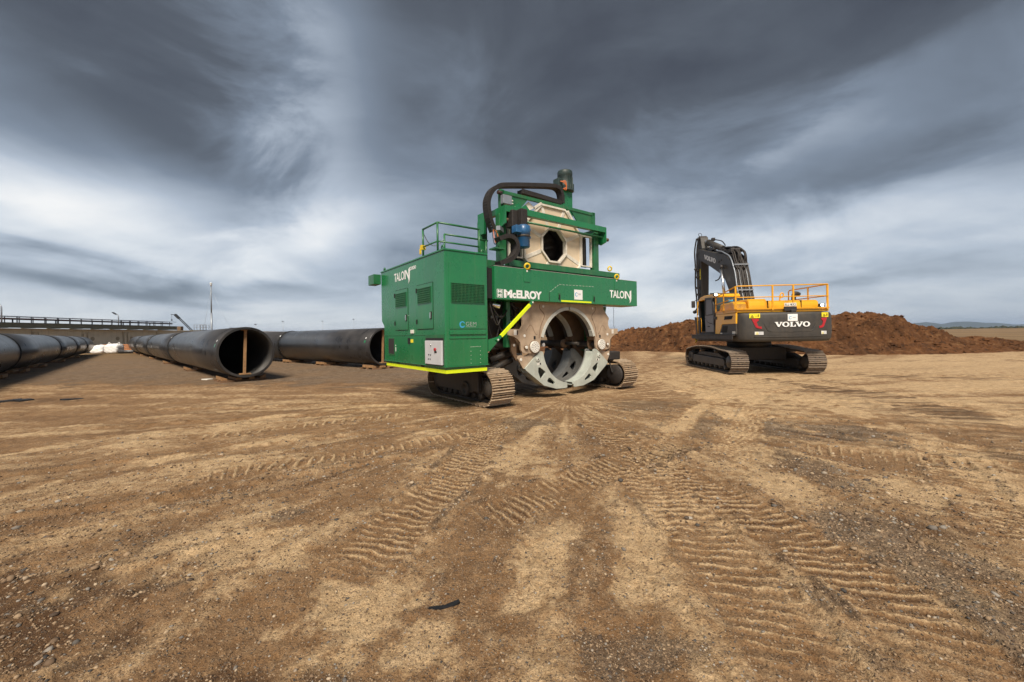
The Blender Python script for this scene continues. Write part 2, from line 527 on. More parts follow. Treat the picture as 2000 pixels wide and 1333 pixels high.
#GROUND
# ------------------------------------------------------------------ ground: one sheet to the horizon
# crawler passes: points, half width, cleat pitch, groove depth, cleat height, strength of the dark crumb edge
PASSES = [
    ([(1.42, 7.4), (1.451, 6.461), (1.70, 4.687), (1.97, 3.462), (2.10, 2.745), (2.12, 2.193), (2.0, 1.5), (1.9, 0.9)], 0.27, 0.105, 0.016, 0.024, 1.0),
    ([(-0.1, 7.3), (-0.356, 6.573), (-0.643, 4.447), (-0.925, 3.558), (-1.026, 2.827), (-1.093, 2.40)], 0.27, 0.095, 0.014, 0.022, 0.8),
    ([(2.6, 5.8), (1.924, 5.296), (0.811, 4.386), (0.071, 3.684), (-0.40, 3.22)], 0.26, 0.095, 0.015, 0.022, 0.9),
    ([(-3.645, 4.264), (-3.071, 4.809), (-2.317, 5.171), (-1.16, 5.982), (-0.356, 6.573)], 0.17, 0.130, 0.012, 0.022, 0.3),
    ([(-5.248, 6.152), (-4.404, 6.646), (-3.358, 7.308), (-1.9, 8.0)], 0.16, 0.160, 0.010, 0.022, 0.3),
    ([(1.15, 4.9), (1.38, 3.926), (1.42, 2.96), (1.40, 2.286), (1.25, 1.4)], 0.26, 0.105, 0.012, 0.018, 0.6),
    ([(5.0, 8.3), (4.819, 7.957), (3.178, 5.738), (2.55, 4.783)], 0.24, 0.09, 0.008, 0.012, 0.1),
    ([(5.66, 5.467), (4.637, 4.225), (3.991, 3.299), (3.662, 2.642)], 0.22, 0.10, 0.008, 0.010, 0.2),
    ([(7.0, 3.6), (4.6, 4.9), (3.5, 5.35)], 0.24, 0.11, 0.012, 0.018, 0.4),
]
# smooth wheel ruts: points, half width, depth, damp
RUTS = [
    ([(8.8, 13.5), (8.645, 12.662), (8.394, 9.485), (8.155, 7.589), (7.313, 5.786)], 0.75, 0.012, 0.9),
    ([(3.9, 6.6), (4.649, 5.944), (5.36, 5.308), (6.9, 4.1)], 0.33, 0.018, 0.9),
    ([(2.7, 3.9), (3.018, 3.426), (3.198, 2.989), (3.49, 2.4)], 0.40, 0.012, 0.8),
    ([(1.30, 3.938), (0.879, 2.715), (0.556, 1.790), (0.4, 1.2)], 0.07, 0.006, 0.0),
    ([(-9, 8.6), (-5, 8.9), (-2.0, 9.3)], 0.35, 0.02, 0.45),
    ([(-8, 6.7), (-5, 7.6), (-2.4, 8.4)], 0.30, 0.02, 0.35),
    ([(-6.5, 4.2), (-4.4, 5.2), (-2.2, 6.4), (-0.6, 7.4)], 0.25, 0.02, 0.55),
    ([(-5.5, 2.9), (-3.6, 3.7), (-2.0, 4.6), (-0.4, 5.6)], 0.22, 0.022, 0.6),
    ([(-4.2, 2.1), (-2.6, 2.6), (-1.6, 3.3)], 0.18, 0.02, 0.5),
    ([(3.1, 9.4), (5.6, 11.5), (6.5, 15)], 0.3, 0.015, 0.25),
    ([(4.0, 8.4), (7.4, 10.6), (9.2, 13)], 0.25, 0.015, 0.3),
    ([(2.9, 8.0), (5.3, 6.7), (9, 5.3), (14, 4)], 0.3, 0.02, 0.6),
    ([(5, 9.0), (10, 7.6), (18, 6.5)], 0.4, 0.015, 0.55),
    ([(11, 14), (16, 12), (26, 11)], 0.6, 0.015, 0.7),
    ([(10, 17), (18, 15.5), (30, 15)], 0.5, 0.015, 0.5),
    ([(16, 20), (24, 18.5), (34, 19)], 0.6, 0.015, 0.6),
]
PALE = [(5.5, 9.9, 1.4, 2.2, .9), (7.1, 8.7, 1.9, 1.5, .8), (-2.03, 2.99, .62, .42, 1.0), (-.02, 4.96, .7, .9, .7), (-.85, 2.3, .45, .40, .9), (-.45, 2.05, .3, .3, .7),
        (3.87, 3.84, .7, .6, .8), (.14, 2.56, .22, .45, .7), (7, 13, 4, 4, .7), (18, 16, 14, 6, .7), (4.2, 7.2, 1.0, 0.9, .6), (-9.8, 12.6, 2.2, 1.2, .5),
        (-4, 10.5, 3, 1.0, .4), (2.5, 4.4, .5, .7, .5), (1.6, 10.5, 1.2, 1.4, .5), (-3.0, 5.9, .8, .5, .4), (0.95, 2.1, 0.3, 0.5, .5)]
DAMP = [(-3.2, 2.1, 1.3, .9, .8), (-1.4, 1.5, 1.2, .45, .8), (2.9, 1.7, 1.0, .5, .7), (-6, 4.6, 2.0, 1.4, .4), (-12.4, 10.6, 1.6, .8, .6), (-7.0, 13.2, 2.5, .7, .4),
        (0.9, 3.1, .5, .6, .3), (-1.5, 4.6, .6, .6, .3), (1.8, 2.3, .6, .5, .35), (10, 6.5, 2, .7, .6), (.5, 8.8, 1.5, .7, .3)]
GRAV = [(3.7, 6.5, 1.3, 1.1, .8), (5.1, 6.2, .8, .55, 1.0), (2.7, 3.0, .45, .95, .9), (2.6, 2.0, .5, .5, .9), (.65, 1.95, .35, .2, .8), (0.1, 7.0, .8, .6, .7),
        (-1.95, 3.55, .3, .18, .7), (-2.9, 3.2, .5, .3, .4), (2.9, 8.6, 1.2, 1.0, .6), (3.2, 4.6, .5, 1.0, .8), (1.0, 6.0, .9, .7, .4), (-.6, 1.5, .5, .4, .5), (.1, 3.3, .4, .5, .35)]

# compacted pale wheel paths: points, half width, strength
WHEELS = [
    ([(0.51, 1.79), (0.88, 2.72), (1.35, 3.94), (2.25, 5.79), (4.12, 8.6), (7.15, 11.79)], 0.20, 0.9),
    ([(4.04, 2.96), (5.35, 4.71), (6.11, 6.91), (6.46, 9.84), (7.06, 13.97)], 0.34, 0.9),
    ([(2.6, 3.0), (2.91, 4.82), (3.92, 7.06), (4.68, 10.02), (4.92, 13.45)], 0.30, 0.9),
    ([(7.99, 5.75), (9.45, 8.79), (9.04, 11.0), (8.6, 14)], 0.40, 0.8),
    ([(-0.02, 1.6), (0.11, 2.56), (0.5, 3.41), (1.2, 4.37)], 0.16, 0.8),
    ([(-0.71, 1.6), (-0.68, 2.48), (-0.31, 3.26)], 0.14, 0.6),
    ([(-9, 3.6), (-7.26, 5.19), (-6.01, 6.74), (-3.41, 8.91), (-1.17, 9.05)], 0.22, 0.8),
    ([(-6.5, 2.8), (-5.34, 3.82), (-4.76, 4.98), (-3.27, 6.41), (-1.48, 7.67)], 0.18, 0.75),
    ([(2.27, 4.75), (3.19, 6.03), (4.53, 7.98), (6.6, 10.6)], 0.24, 0.7),
    ([(-5.0, 2.0), (-3.9, 3.1), (-2.9, 4.5), (-1.6, 5.6)], 0.16, 0.55),
]
def path_coords(x, y, pts, reach):
    """nearest distance, arc length along the path, for the points near it"""
    P = smooth_path([(p[0], p[1], 0) for p in pts], 7)
    best = np.full(x.shape, 1e9)
    arcl = np.zeros(x.shape)
    side = np.zeros(x.shape)
    L = 0.0
    for a, b in zip(P[:-1], P[1:]):
        dxs, dys = b.x - a.x, b.y - a.y
        ln = math.hypot(dxs, dys)
        if ln < 1e-6:
            continue
        sel = np.nonzero((x > min(a.x, b.x) - reach) & (x < max(a.x, b.x) + reach) & (y > min(a.y, b.y) - reach) & (y < max(a.y, b.y) + reach))[0]
        if len(sel):
            px, py = x[sel] - a.x, y[sel] - a.y
            t = np.clip((px * dxs + py * dys) / ln ** 2, 0, 1)
            d = np.hypot(px - t * dxs, py - t * dys)
            up = d < best[sel]
            k = sel[up]
            best[k] = d[up]
            arcl[k] = L + t[up] * ln
            side[k] = np.sign(px[up] * dys - py[up] * dxs)
        L += ln
    return best, arcl, side, L

def blobs(x, y, lst, wob):
    s = np.zeros(x.shape)
    for (cx, cy, rx, ry, a) in lst:
        d = np.sqrt(((x - cx) / rx) ** 2 + ((y - cy) / ry) ** 2)
        sel = d < 2.2
        s[sel] = np.maximum(s[sel], a * (1 - sstep(0.35, 1.25, d[sel] + wob[sel] * 0.55)))
    return s

def ground_fields(x, y):
    r0 = np.hypot(x, y)
    near = 1 - sstep(25, 60, r0)
    w1 = fbm(x * 1.1 + 3, y * 1.1, 4)
    w2 = fbm(x * 4.1 - 8, y * 4.1 + 5, 4)
    w3 = fbm(x * 14.0, y * 14.0 + 2, 3)
    # streaks sweep out from the turning area between the two machines
    cx, cy = 1.3, 9.6
    an = np.arctan2(x - cx, cy - y)
    rr = np.log(np.hypot(x - cx, y - cy) + 0.6)
    st = fbm(an * 16 + 0.25 * w1, rr * 1.8, 4)
    st2 = fbm(an * 44 + 0.3 * w1 + 9, rr * 2.6 + 4, 3)
    w4 = fbm(x * 37.0 + 4, y * 37.0, 2) * (1 - sstep(5, 10, r0))
    w5 = np.abs(perlin(x * 23.0 + 40, y * 23.0)) * (1 - sstep(6, 14, r0))
    z = 0.018 * w1 + 0.010 * w2 + 0.0055 * w3 + 0.0030 * w4 + 0.004 * w5 + 0.010 * st + 0.006 * st2
    pale = 0.38 + 0.34 * st + 0.20 * w1 + 0.22 * sstep(2.0, 7.0, x - 0.2 * y)
    damp_shade = 0.18 - 0.26 * st - 0.20 * st2 - 0.12 * w2
    grav = 0.12 + 0.20 * w1 + 0.25 * w2 * 0.5
    pale = np.maximum(pale, blobs(x, y, PALE, w2))
    damp_shade = np.maximum(damp_shade, blobs(x, y, DAMP, w2))
    grav = np.maximum(grav, blobs(x, y, GRAV, w2))
    wf0 = w3
    # crushed stone laid under the pipes
    yard = sstep(11.8, 15.0, y + 1.5 * w1 + 0.12 * (x + 9)) * sstep(1.0, -3.0, x + 0.35 * (y - 14) + 0.7 * w1)
    grav = np.maximum(grav, 0.85 * yard)
    pale = pale * (1 - 0.75 * yard)
    z = z * (1 - 0.5 * yard)
    for (pts, hw, d, dm) in RUTS:
        dist, al, sd_, L = path_coords(x, y, pts, hw * 2.4)
        sel = np.nonzero(dist < hw * 2.3)[0]
        if not len(sel):
            continue
        q = dist[sel] / hw + 0.35 * w2[sel]
        fade = sstep(0, 0.8, al[sel]) * sstep(0, 0.8, L - al[sel])
        ins = (1 - sstep(0.6, 1.15, q)) * fade
        rim = np.exp(-((q - 1.25) / 0.28) ** 2) * fade
        z[sel] += -d * ins + 0.7 * d * rim
        damp_shade[sel] = np.maximum(damp_shade[sel], dm * ins * (0.65 + 0.5 * st2[sel]))
        grav[sel] = np.maximum(grav[sel], 0.5 * rim)
    for (pts, hw, stg) in WHEELS:
        dist, al, sd_, L = path_coords(x, y, pts, hw * 2.6)
        sel = np.nonzero(dist < hw * 2.5)[0]
        if not len(sel):
            continue
        q = dist[sel] / hw + 0.30 * w2[sel] + 0.2 * st2[sel]
        fade = sstep(0, 0.8, al[sel]) * sstep(0, 0.8, L - al[sel]) * np.clip(0.75 + 0.6 * w1[sel], 0.2, 1)
        ins = (1 - sstep(0.55, 1.2, q)) * fade
        rim = np.exp(-((q - 1.45) / 0.35) ** 2) * fade
        pale[sel] = np.maximum(pale[sel], stg * ins)
        damp_shade[sel] *= 1 - 0.8 * ins
        grav[sel] = np.maximum(grav[sel] * (1 - 0.7 * ins), 0.62 * rim * np.clip(0.6 + wf0[sel], 0, 1))
        z[sel] += -0.010 * ins + 0.008 * rim + 0.004 * np.sin(dist[sel] / hw * 14) * ins
    for (pts, hw, pitch, d, rib, crumb) in PASSES:
        dist, al, sd_, L = path_coords(x, y, pts, hw * 2.0)
        sel = np.nonzero(dist < hw * 1.9)[0]
        if not len(sel):
            continue
        wv, wf = w2[sel], w3[sel]
        q = dist[sel] / hw + 0.10 * wv
        fade = sstep(0, 0.5, al[sel]) * sstep(0, 0.5, L - al[sel])
        ins = (1 - sstep(0.86, 1.05, q)) * fade
        wear = np.clip(0.98 + 0.45 * w1[sel] + 0.35 * wv, 0.35, 1.2) * (0.35 + 0.65 * sstep(1.5, 2.8, y[sel]))
        lat = dist[sel] * sd_[sel]
        ph = (al[sel] + 0.22 * lat + 0.0025 * wv + 0.03 * perlin(al[sel] * 1.3 + hw, q * 0)) / pitch
        cell = np.floor(ph)
        fr = ph - cell
        # each cleat print is broken off at its own place across the pass
        brk = sstep(-0.45, 0.05, perlin(cell * 5.37 + 0.31, lat / hw * 1.1 + 3.0) + 0.50 + 0.25 * wv)
        prof = np.exp(-((fr - 0.5) / 0.125) ** 2) * brk
        grv = np.exp(-((fr - 0.80) / 0.13) ** 2) * brk
        rim = np.exp(-((q - 1.18 - 0.12 * wv) / 0.26) ** 2) * fade * np.clip(0.45 + 0.9 * wv + 0.8 * w1[sel], 0.05, 1)
        z[sel] += ins * (-d + wear * (0.68 * rib * prof - 0.010 * grv)) + rim * (0.010 + 0.012 * wf) * (0.4 + crumb)
        pale[sel] = np.maximum(pale[sel] * (1 - 0.25 * ins), ins * wear * prof * 1.0)  # cleat ridge tops painted pale, as if catching the light
        damp_shade[sel] = np.maximum(damp_shade[sel] * (1 - 0.5 * ins * prof), ins * (0.36 + 0.5 * grv) * wear * (0.4 + 0.6 * crumb))  # damp soil in the pass, plus groove shade painted into the colour
        damp_shade[sel] = np.maximum(damp_shade[sel], rim * 0.85 * crumb)
        grav[sel] = np.maximum(grav[sel] * (1 - 0.5 * ins), 0.6 * rim)
    z *= near
    # machines and pipes stand level
    for (mx, my, mr) in ((1.0, 10.8, 3.4), (9.6, 16.4, 3.2)):
        k = sstep(0.75, 1.1, np.hypot(x - mx, y - my) / mr)
        z = z * (0.25 + 0.75 * k) - 0.006 * (1 - k)
    z = np.where(yard > 0.5, np.minimum(z, 0.012), z)
    # the plain beyond rolls gently
    z += sstep(60, 300, r0) * 1.2 * fbm(x * 0.006, y * 0.006, 3)
    return z, np.clip(grav, 0, 1), np.clip(pale, 0, 1), np.clip(damp_shade, 0, 1)

th = np.concatenate([np.linspace(R(-56), R(56), 760), np.linspace(R(56), R(304), 44)[1:-1]])
rad = np.concatenate([[0.15, 0.4, 0.7, 0.95], np.geomspace(1.12, 22, 745), np.geomspace(22, 60, 70)[1:], np.geomspace(60, 9000, 70)[1:]])
TH, RD = np.meshgrid(th, rad)
gx, gy = (RD * np.sin(TH)).ravel(), (RD * np.cos(TH)).ravel()
gz, f_gr, f_pa, f_da = ground_fields(gx, gy)
nr, nth = len(rad), len(th)
idx = np.arange(nr * nth).reshape(nr, nth)
a, b = idx[:-1, :], np.roll(idx, -1, 1)[:-1, :]
c, d = np.roll(idx, -1, 1)[1:, :], idx[1:, :]
quads = np.stack([a, d, c, b], -1).reshape(-1, 4)
def grid_mesh(name, vx, vy, vz, quads):
    me = bpy.data.meshes.new(name)
    nv, nf = len(vx), len(quads)
    me.vertices.add(nv)
    me.vertices.foreach_set('co', np.stack([vx, vy, vz], -1).astype(np.float32).ravel())
    me.loops.add(nf * 4)
    me.loops.foreach_set('vertex_index', quads.astype(np.int32).ravel())
    me.polygons.add(nf)
    me.polygons.foreach_set('loop_start', (np.arange(nf) * 4).astype(np.int32))
    me.polygons.foreach_set('use_smooth', np.ones(nf, bool))
    me.update(calc_edges=True)
    return me
gme = grid_mesh('ground', gx, gy, gz, quads)
at_ = gme.attributes.new('soil', 'FLOAT_COLOR', 'POINT')
at_.data.foreach_set('color', np.stack([f_gr, f_pa, f_da, np.ones_like(f_gr)], -1).astype(np.float32).ravel())

gm = bpy.data.materials.new('soil_and_gravel')
gm.use_nodes = True
t = NT(gm.node_tree)
pb = gm.node_tree.nodes['Principled BSDF']
pos = t.n('ShaderNodeNewGeometry').outputs['Position']
att = t.n('ShaderNodeAttribute', attribute_name='soil')
gsep = t.n('ShaderNodeSeparateColor', ins={0: att.outputs['Color']})
mg, mp_, md_ = gsep.outputs[0], gsep.outputs[1], gsep.outputs[2]
def nz(scale, detail=4.0, rough=0.6, vec=None):
    return t.n('ShaderNodeTexNoise', ins={'Vector': vec or pos, 'Scale': scale, 'Detail': detail, 'Roughness': rough}).outputs[0]
nA, nB, nC, nD = nz(1.3, 5), nz(9, 5), nz(55, 4, 0.65), nz(190, 3, 0.7)
brown = t.mix(t.maprange(nA, 0.32, 0.68), (0.205, 0.112, 0.050), (0.315, 0.185, 0.088))
brown = t.mix(t.maprange(nB, 0.35, 0.68), brown, t.mix(0.5, brown, (0.34, 0.235, 0.14)))
tan = t.mix(t.maprange(nB, 0.3, 0.7), (0.49, 0.335, 0.182), (0.62, 0.45, 0.268))
pf = t.math('ADD', mp_, t.math('MULTIPLY', t.math('SUBTRACT', nB, 0.5), 0.7))
pf = t.math('ADD', pf, t.math('MULTIPLY', t.math('SUBTRACT', nC, 0.5), 0.45))
colr = t.mix(t.maprange(pf, 0.25, 0.78, smooth=True), brown, tan)
df = t.math('ADD', md_, t.math('MULTIPLY', t.math('SUBTRACT', nB, 0.5), 0.5))
colr = t.mix(t.maprange(df, 0.28, 0.85, 0, 0.85, smooth=True), colr, (0.085, 0.042, 0.018))
# crushed stone: cells of mixed grey and brown
vor = t.n('ShaderNodeTexVoronoi', ins={'Vector': pos, 'Scale': 34.0, 'Randomness': 1.0})
vsep = t.n('ShaderNodeSeparateColor', ins={0: vor.outputs['Color']})
stone = t.ramp(vsep.outputs[0], [(0.0, (0.12, 0.098, 0.078)), (0.4, (0.25, 0.205, 0.16)), (0.75, (0.37, 0.305, 0.235)), (1.0, (0.52, 0.43, 0.33))])
edge = t.maprange(vor.outputs['Distance'], 0.25, 0.62, 1.0, 0.55)
stone = t.mix(1.0, stone, edge, 'MULTIPLY')
nG, nH = nz(3.2, 6, 0.7), nz(0.5, 4, 0.6)
stone = t.mix(t.maprange(nG, 0.42, 0.62), t.mix(1.0, stone, (0.55, 0.5, 0.46), 'MULTIPLY'), t.mix(0.45, stone, (0.34, 0.26, 0.18)))
stone = t.mix(t.maprange(nH, 0.42, 0.64, 0, 0.6), stone, (0.25, 0.165, 0.095))
gf = t.math('ADD', mg, t.math('MULTIPLY', t.math('SUBTRACT', nC, 0.5), 0.9))
gfac = t.maprange(gf, 0.38, 0.74, 0, 0.72)
colr = t.mix(gfac, colr, stone)
# scattered grit everywhere
vor2 = t.n('ShaderNodeTexVoronoi', ins={'Vector': pos, 'Scale': 62.0, 'Randomness': 1.0})
v2 = t.n('ShaderNodeSeparateColor', ins={0: vor2.outputs['Color']})
grit = t.math('MULTIPLY', t.math('GREATER_THAN', v2.outputs[1], 0.72), t.maprange(vor2.outputs['Distance'], 0.30, 0.42, 1.0, 0.0))
colr = t.mix(t.math('MULTIPLY', grit, 0.55), colr, t.ramp(v2.outputs[0], [(0.0, (0.06, 0.045, 0.035)), (0.6, (0.27, 0.20, 0.14)), (1.0, (0.52, 0.43, 0.32))]))
pit_shade = nz(105, 3, 0.7)
colr = t.mix(t.maprange(pit_shade, 0.48, 0.62, 0.0, 0.72), colr, t.mix(1.0, colr, (0.42, 0.36, 0.32), 'MULTIPLY'))  # noise paints the shade of small pits into the soil colour
colr = t.mix(t.maprange(nC, 0.54, 0.68, 0.0, 0.55), colr, t.mix(1.0, colr, (1.45, 1.42, 1.35), 'MULTIPLY'))
nI = nz(5.0, 8, 0.78)
colr = t.mix(t.maprange(nI, 0.50, 0.66, 0.0, 0.55), colr, t.mix(1.0, colr, (0.52, 0.45, 0.40), 'MULTIPLY'))
# far plain: dry grass
sepp = t.n('ShaderNodeSeparateXYZ', ins={0: pos})
dist = t.n('ShaderNodeVectorMath', operation='LENGTH', ins={0: pos}).outputs['Value']
nF = nz(0.05, 6, 0.65)
colr = t.mix(t.maprange(dist, 40, 60), colr, t.mix(t.maprange(nF, 0.35, 0.65), (0.125, 0.078, 0.038), (0.27, 0.18, 0.092)))
t.link(colr, pb.inputs['Base Color'])
t.link(t.maprange(md_, 0, 1, 0.95, 0.72), pb.inputs['Roughness'])
pb.inputs['Specular IOR Level'].default_value = 0.25
hgt = t.math('ADD', t.math('MULTIPLY', nC, 0.55), t.math('MULTIPLY', nD, 0.30))
hgt = t.math('ADD', hgt, t.math('MULTIPLY', nB, 0.8))
hgt = t.math('ADD', hgt, t.math('MULTIPLY', grit, 0.25))
hgt = t.math('ADD', hgt, t.math('MULTIPLY', t.math('MULTIPLY', gfac, edge), 0.55))
bmp = t.n('ShaderNodeBump', ins={'Strength': 1.0, 'Distance': 0.028, 'Height': hgt})
t.link(bmp.outputs[0], pb.inputs['Normal'])
MATS['soil_and_gravel'] = gm
ground = structure(link_mesh('ground', gme, 'soil_and_gravel'))

# ------------------------------------------------------------------ loose stones
def scatter_stones(name, m, n, rmin, rmax, smin, smax, want, seed, crumb=False):
    rs = np.random.RandomState(seed)
    k = n * 5
    r_ = np.sqrt(rs.rand(k) * (rmax ** 2 - rmin ** 2) + rmin ** 2) if rmax > 12 else np.exp(rs.rand(k) * (math.log(rmax) - math.log(rmin)) + math.log(rmin))
    a_ = R(-55) + rs.rand(k) * R(110)
    x, y = r_ * np.sin(a_), r_ * np.cos(a_)
    z, g_, p_, d_ = ground_fields(x, y)
    keep = rs.rand(k) < np.clip(want(g_, p_, d_), 0, 1)
    sel = np.nonzero(keep)[0][:n]
    x, y, z = x[sel], y[sel], z[sel]
    n = len(sel)
    s = smin * (smax / smin) ** (rs.rand(n) ** 1.9)
    s = s * np.clip(np.hypot(x, y) / 3.2, 0.7, 1.6)
    ph = (1 + 5 ** 0.5) / 2
    ico = np.array([(-1, ph, 0), (1, ph, 0), (-1, -ph, 0), (1, -ph, 0), (0, -1, ph), (0, 1, ph), (0, -1, -ph), (0, 1, -ph), (ph, 0, -1), (ph, 0, 1), (-ph, 0, -1), (-ph, 0, 1)]) / 1.9
    tri = np.array([(0, 11, 5), (0, 5, 1), (0, 1, 7), (0, 7, 10), (0, 10, 11), (1, 5, 9), (5, 11, 4), (11, 10, 2), (10, 7, 6), (7, 1, 8), (3, 9, 4), (3, 4, 2), (3, 2, 6), (3, 6, 8), (3, 8, 9), (4, 9, 5), (2, 4, 11), (6, 2, 10), (8, 6, 7), (9, 8, 1)])
    if crumb:
        ico = np.array([(1, 0, 0), (-1, 0, 0), (0, 1, 0), (0, -1, 0), (0, 0, 1), (0, 0, -1)]) * 1.1
        tri = np.array([(0, 2, 4), (2, 1, 4), (1, 3, 4), (3, 0, 4), (2, 0, 5), (1, 2, 5), (3, 1, 5), (0, 3, 5)])
    nv = len(ico)
    V = ico[None] * (0.72 + 0.5 * rs.rand(n, nv, 1))
    V = V * np.stack([0.8 + 0.6 * rs.rand(n), 0.6 + 0.5 * rs.rand(n), 0.45 + 0.35 * rs.rand(n)], -1)[:, None, :]
    an = rs.rand(n) * 6.283
    ca, sa = np.cos(an)[:, None], np.sin(an)[:, None]
    X, Y = V[:, :, 0] * ca - V[:, :, 1] * sa, V[:, :, 0] * sa + V[:, :, 1] * ca
    V = np.stack([X, Y, V[:, :, 2]], -1) * s[:, None, None]
    V += np.stack([x, y, z + 0.10 * s], -1)[:, None, :]
    F = (tri[None] + (np.arange(n) * nv)[:, None, None]).reshape(-1, 3)
    me = bpy.data.meshes.new(name)
    me.vertices.add(n * nv)
    me.vertices.foreach_set('co', V.astype(np.float32).ravel())
    me.loops.add(len(F) * 3)
    me.loops.foreach_set('vertex_index', F.astype(np.int32).ravel())
    me.polygons.add(len(F))
    me.polygons.foreach_set('loop_start', (np.arange(len(F)) * 3).astype(np.int32))
    tone = np.repeat(rs.rand(n) * (0.8 if crumb else 1.0), nv)
    hue = np.repeat(rs.rand(n) * (0.55 if crumb else 1.0), nv)
    at2 = me.attributes.new('tone', 'FLOAT_COLOR', 'POINT')
    at2.data.foreach_set('color', np.stack([tone, hue, tone, np.ones_like(tone)], -1).astype(np.float32).ravel())
    me.update(calc_edges=True)
    return stuff(link_mesh(name, me, m))
sm = bpy.data.materials.new('loose_stone')
sm.use_nodes = True
t = NT(sm.node_tree)
pb = sm.node_tree.nodes['Principled BSDF']
att = t.n('ShaderNodeAttribute', attribute_name='tone')
ssep = t.n('ShaderNodeSeparateColor', ins={0: att.outputs['Color']})
c1 = t.ramp(ssep.outputs[0], [(0.0, (0.07, 0.048, 0.034)), (0.35, (0.19, 0.125, 0.075)), (0.75, (0.32, 0.225, 0.14)), (0.93, (0.38, 0.28, 0.18)), (1.0, (0.48, 0.38, 0.27))])
c2 = t.ramp(ssep.outputs[0], [(0.0, (0.045, 0.043, 0.042)), (0.5, (0.16, 0.14, 0.12)), (1.0, (0.36, 0.32, 0.27))])
t.link(t.mix(t.maprange(ssep.outputs[1], 0.6, 0.75), c1, c2), pb.inputs['Base Color'])
pb.inputs['Roughness'].default_value = 0.85
pb.inputs['Specular IOR Level'].default_value = 0.3
MATS['loose_stone'] = sm
o = scatter_stones('gravel', 'loose_stone', 26000, 1.25, 9.0, 0.0028, 0.0125, lambda g, p, d: 0.16 + 0.9 * g + 0.35 * d - 0.08 * p, 3)
o['label'] = 'small loose stones strewn over the bare dirt'
o = scatter_stones('soil_clods', 'loose_stone', 1300, 1.25, 8.0, 0.009, 0.024, lambda g, p, d: 0.03 + 0.20 * g + 0.8 * (d > 0.5), 5)
o['label'] = 'larger crumbs and clods along the track edges'
o = scatter_stones('soil_crumbs', 'loose_stone', 52000, 1.2, 6.5, 0.003, 0.0105, lambda g, p, d: 0.22 + 0.5 * g + 0.7 * d - 0.18 * p, 9, True)
o['label'] = 'fine crumbs of broken soil over the bare dirt'
#MOUND
# ------------------------------------------------------------------ spoil heap
mx = np.concatenate([np.linspace(2, 8, 60), np.linspace(8, 40, 620)[1:], np.linspace(40, 80, 120)[1:]])
mv = np.linspace(0, 1, 190)
MXg, MV = np.meshgrid(mx, mv)
yb = np.interp(MXg, [2, 8.3, 11, 12.9, 15.5, 19.8, 25.7, 32, 40, 80], [36, 33.4, 33.2, 30.0, 26.8, 24.4, 23.9, 25.3, 26.0, 27.0])
zc = np.interp(MXg, [2, 5, 8, 9, 11.9, 12.9, 13.8, 17, 20, 23.5, 25.4, 26.8, 28.4, 29.5, 31, 34.2, 37, 42, 60, 80], [0.3, 0.7, 1.2, 1.48, 1.62, 1.9, 2.15, 2.4, 2.45, 2.50, 2.52, 2.25, 1.75, 1.25, 0.85, 0.80, 0.42, 0.28, 0.2, 0.15])
MYg = yb - 0.6 + MV * 13.5
u_ = (MYg - yb - 0.45 * fbm(MXg * 0.9, MYg * 0.3, 3))
prof = sstep(-0.2, 4.6, u_) * (1 - sstep(5.2, 12.4, u_))
mz = zc * prof ** 0.75
lum = fbm(MXg * 0.38, MYg * 0.6, 4) * 0.38 + np.abs(fbm(MXg * 1.3, MYg * 1.6, 4)) * 0.19 + fbm(MXg * 5.2, MYg * 5.2, 3) * 0.075 + np.abs(perlin(MXg * 11, MYg * 11)) * 0.05
mz = mz + lum * np.clip(prof * 2.4, 0, 1) * np.clip(zc / 1.6, 0.25, 1) - 0.10 * (1 - sstep(-0.3, 0.3, u_))
mz = np.where(MV > 0.985, -0.1, mz)
nrm, ncm = MXg.shape
idx = np.arange(nrm * ncm).reshape(nrm, ncm)
quads = np.stack([idx[:-1, :-1], idx[:-1, 1:], idx[1:, 1:], idx[1:, :-1]], -1).reshape(-1, 4)
hm = bpy.data.materials.new('red_spoil')
hm.use_nodes = True
t = NT(hm.node_tree)
pb = hm.node_tree.nodes['Principled BSDF']
pos = t.n('ShaderNodeNewGeometry').outputs['Position']
nA = t.n('ShaderNodeTexNoise', ins={'Vector': pos, 'Scale': 0.35, 'Detail': 5.0, 'Roughness': 0.6}).outputs[0]
nB = t.n('ShaderNodeTexNoise', ins={'Vector': pos, 'Scale': 2.6, 'Detail': 6.0, 'Roughness': 0.68}).outputs[0]
nC = t.n('ShaderNodeTexNoise', ins={'Vector': pos, 'Scale': 11.0, 'Detail': 5.0, 'Roughness': 0.7}).outputs[0]
cc = t.mix(t.maprange(nA, 0.35, 0.65), (0.090, 0.040, 0.017), (0.160, 0.068, 0.026))
cc = t.mix(t.maprange(nB, 0.54, 0.74), cc, (0.25, 0.135, 0.062))
cc = t.mix(t.maprange(nB, 0.48, 0.34), cc, (0.042, 0.021, 0.011))
cc = t.mix(t.maprange(nC, 0.62, 0.75, 0, 0.6), cc, (0.36, 0.25, 0.15))
t.link(cc, pb.inputs['Base Color'])
pb.inputs['Roughness'].default_value = 0.95
pb.inputs['Specular IOR Level'].default_value = 0.2
bp = t.n('ShaderNodeBump', ins={'Strength': 1.0, 'Distance': 0.16, 'Height': t.math('ADD', nB, t.math('MULTIPLY', nC, 0.6))})
t.link(bp.outputs[0], pb.inputs['Normal'])
MATS['red_spoil'] = hm
structure(link_mesh('dirt_mound', grid_mesh('dirt_mound', MXg.ravel(), MYg.ravel(), mz.ravel(), quads), 'red_spoil'))

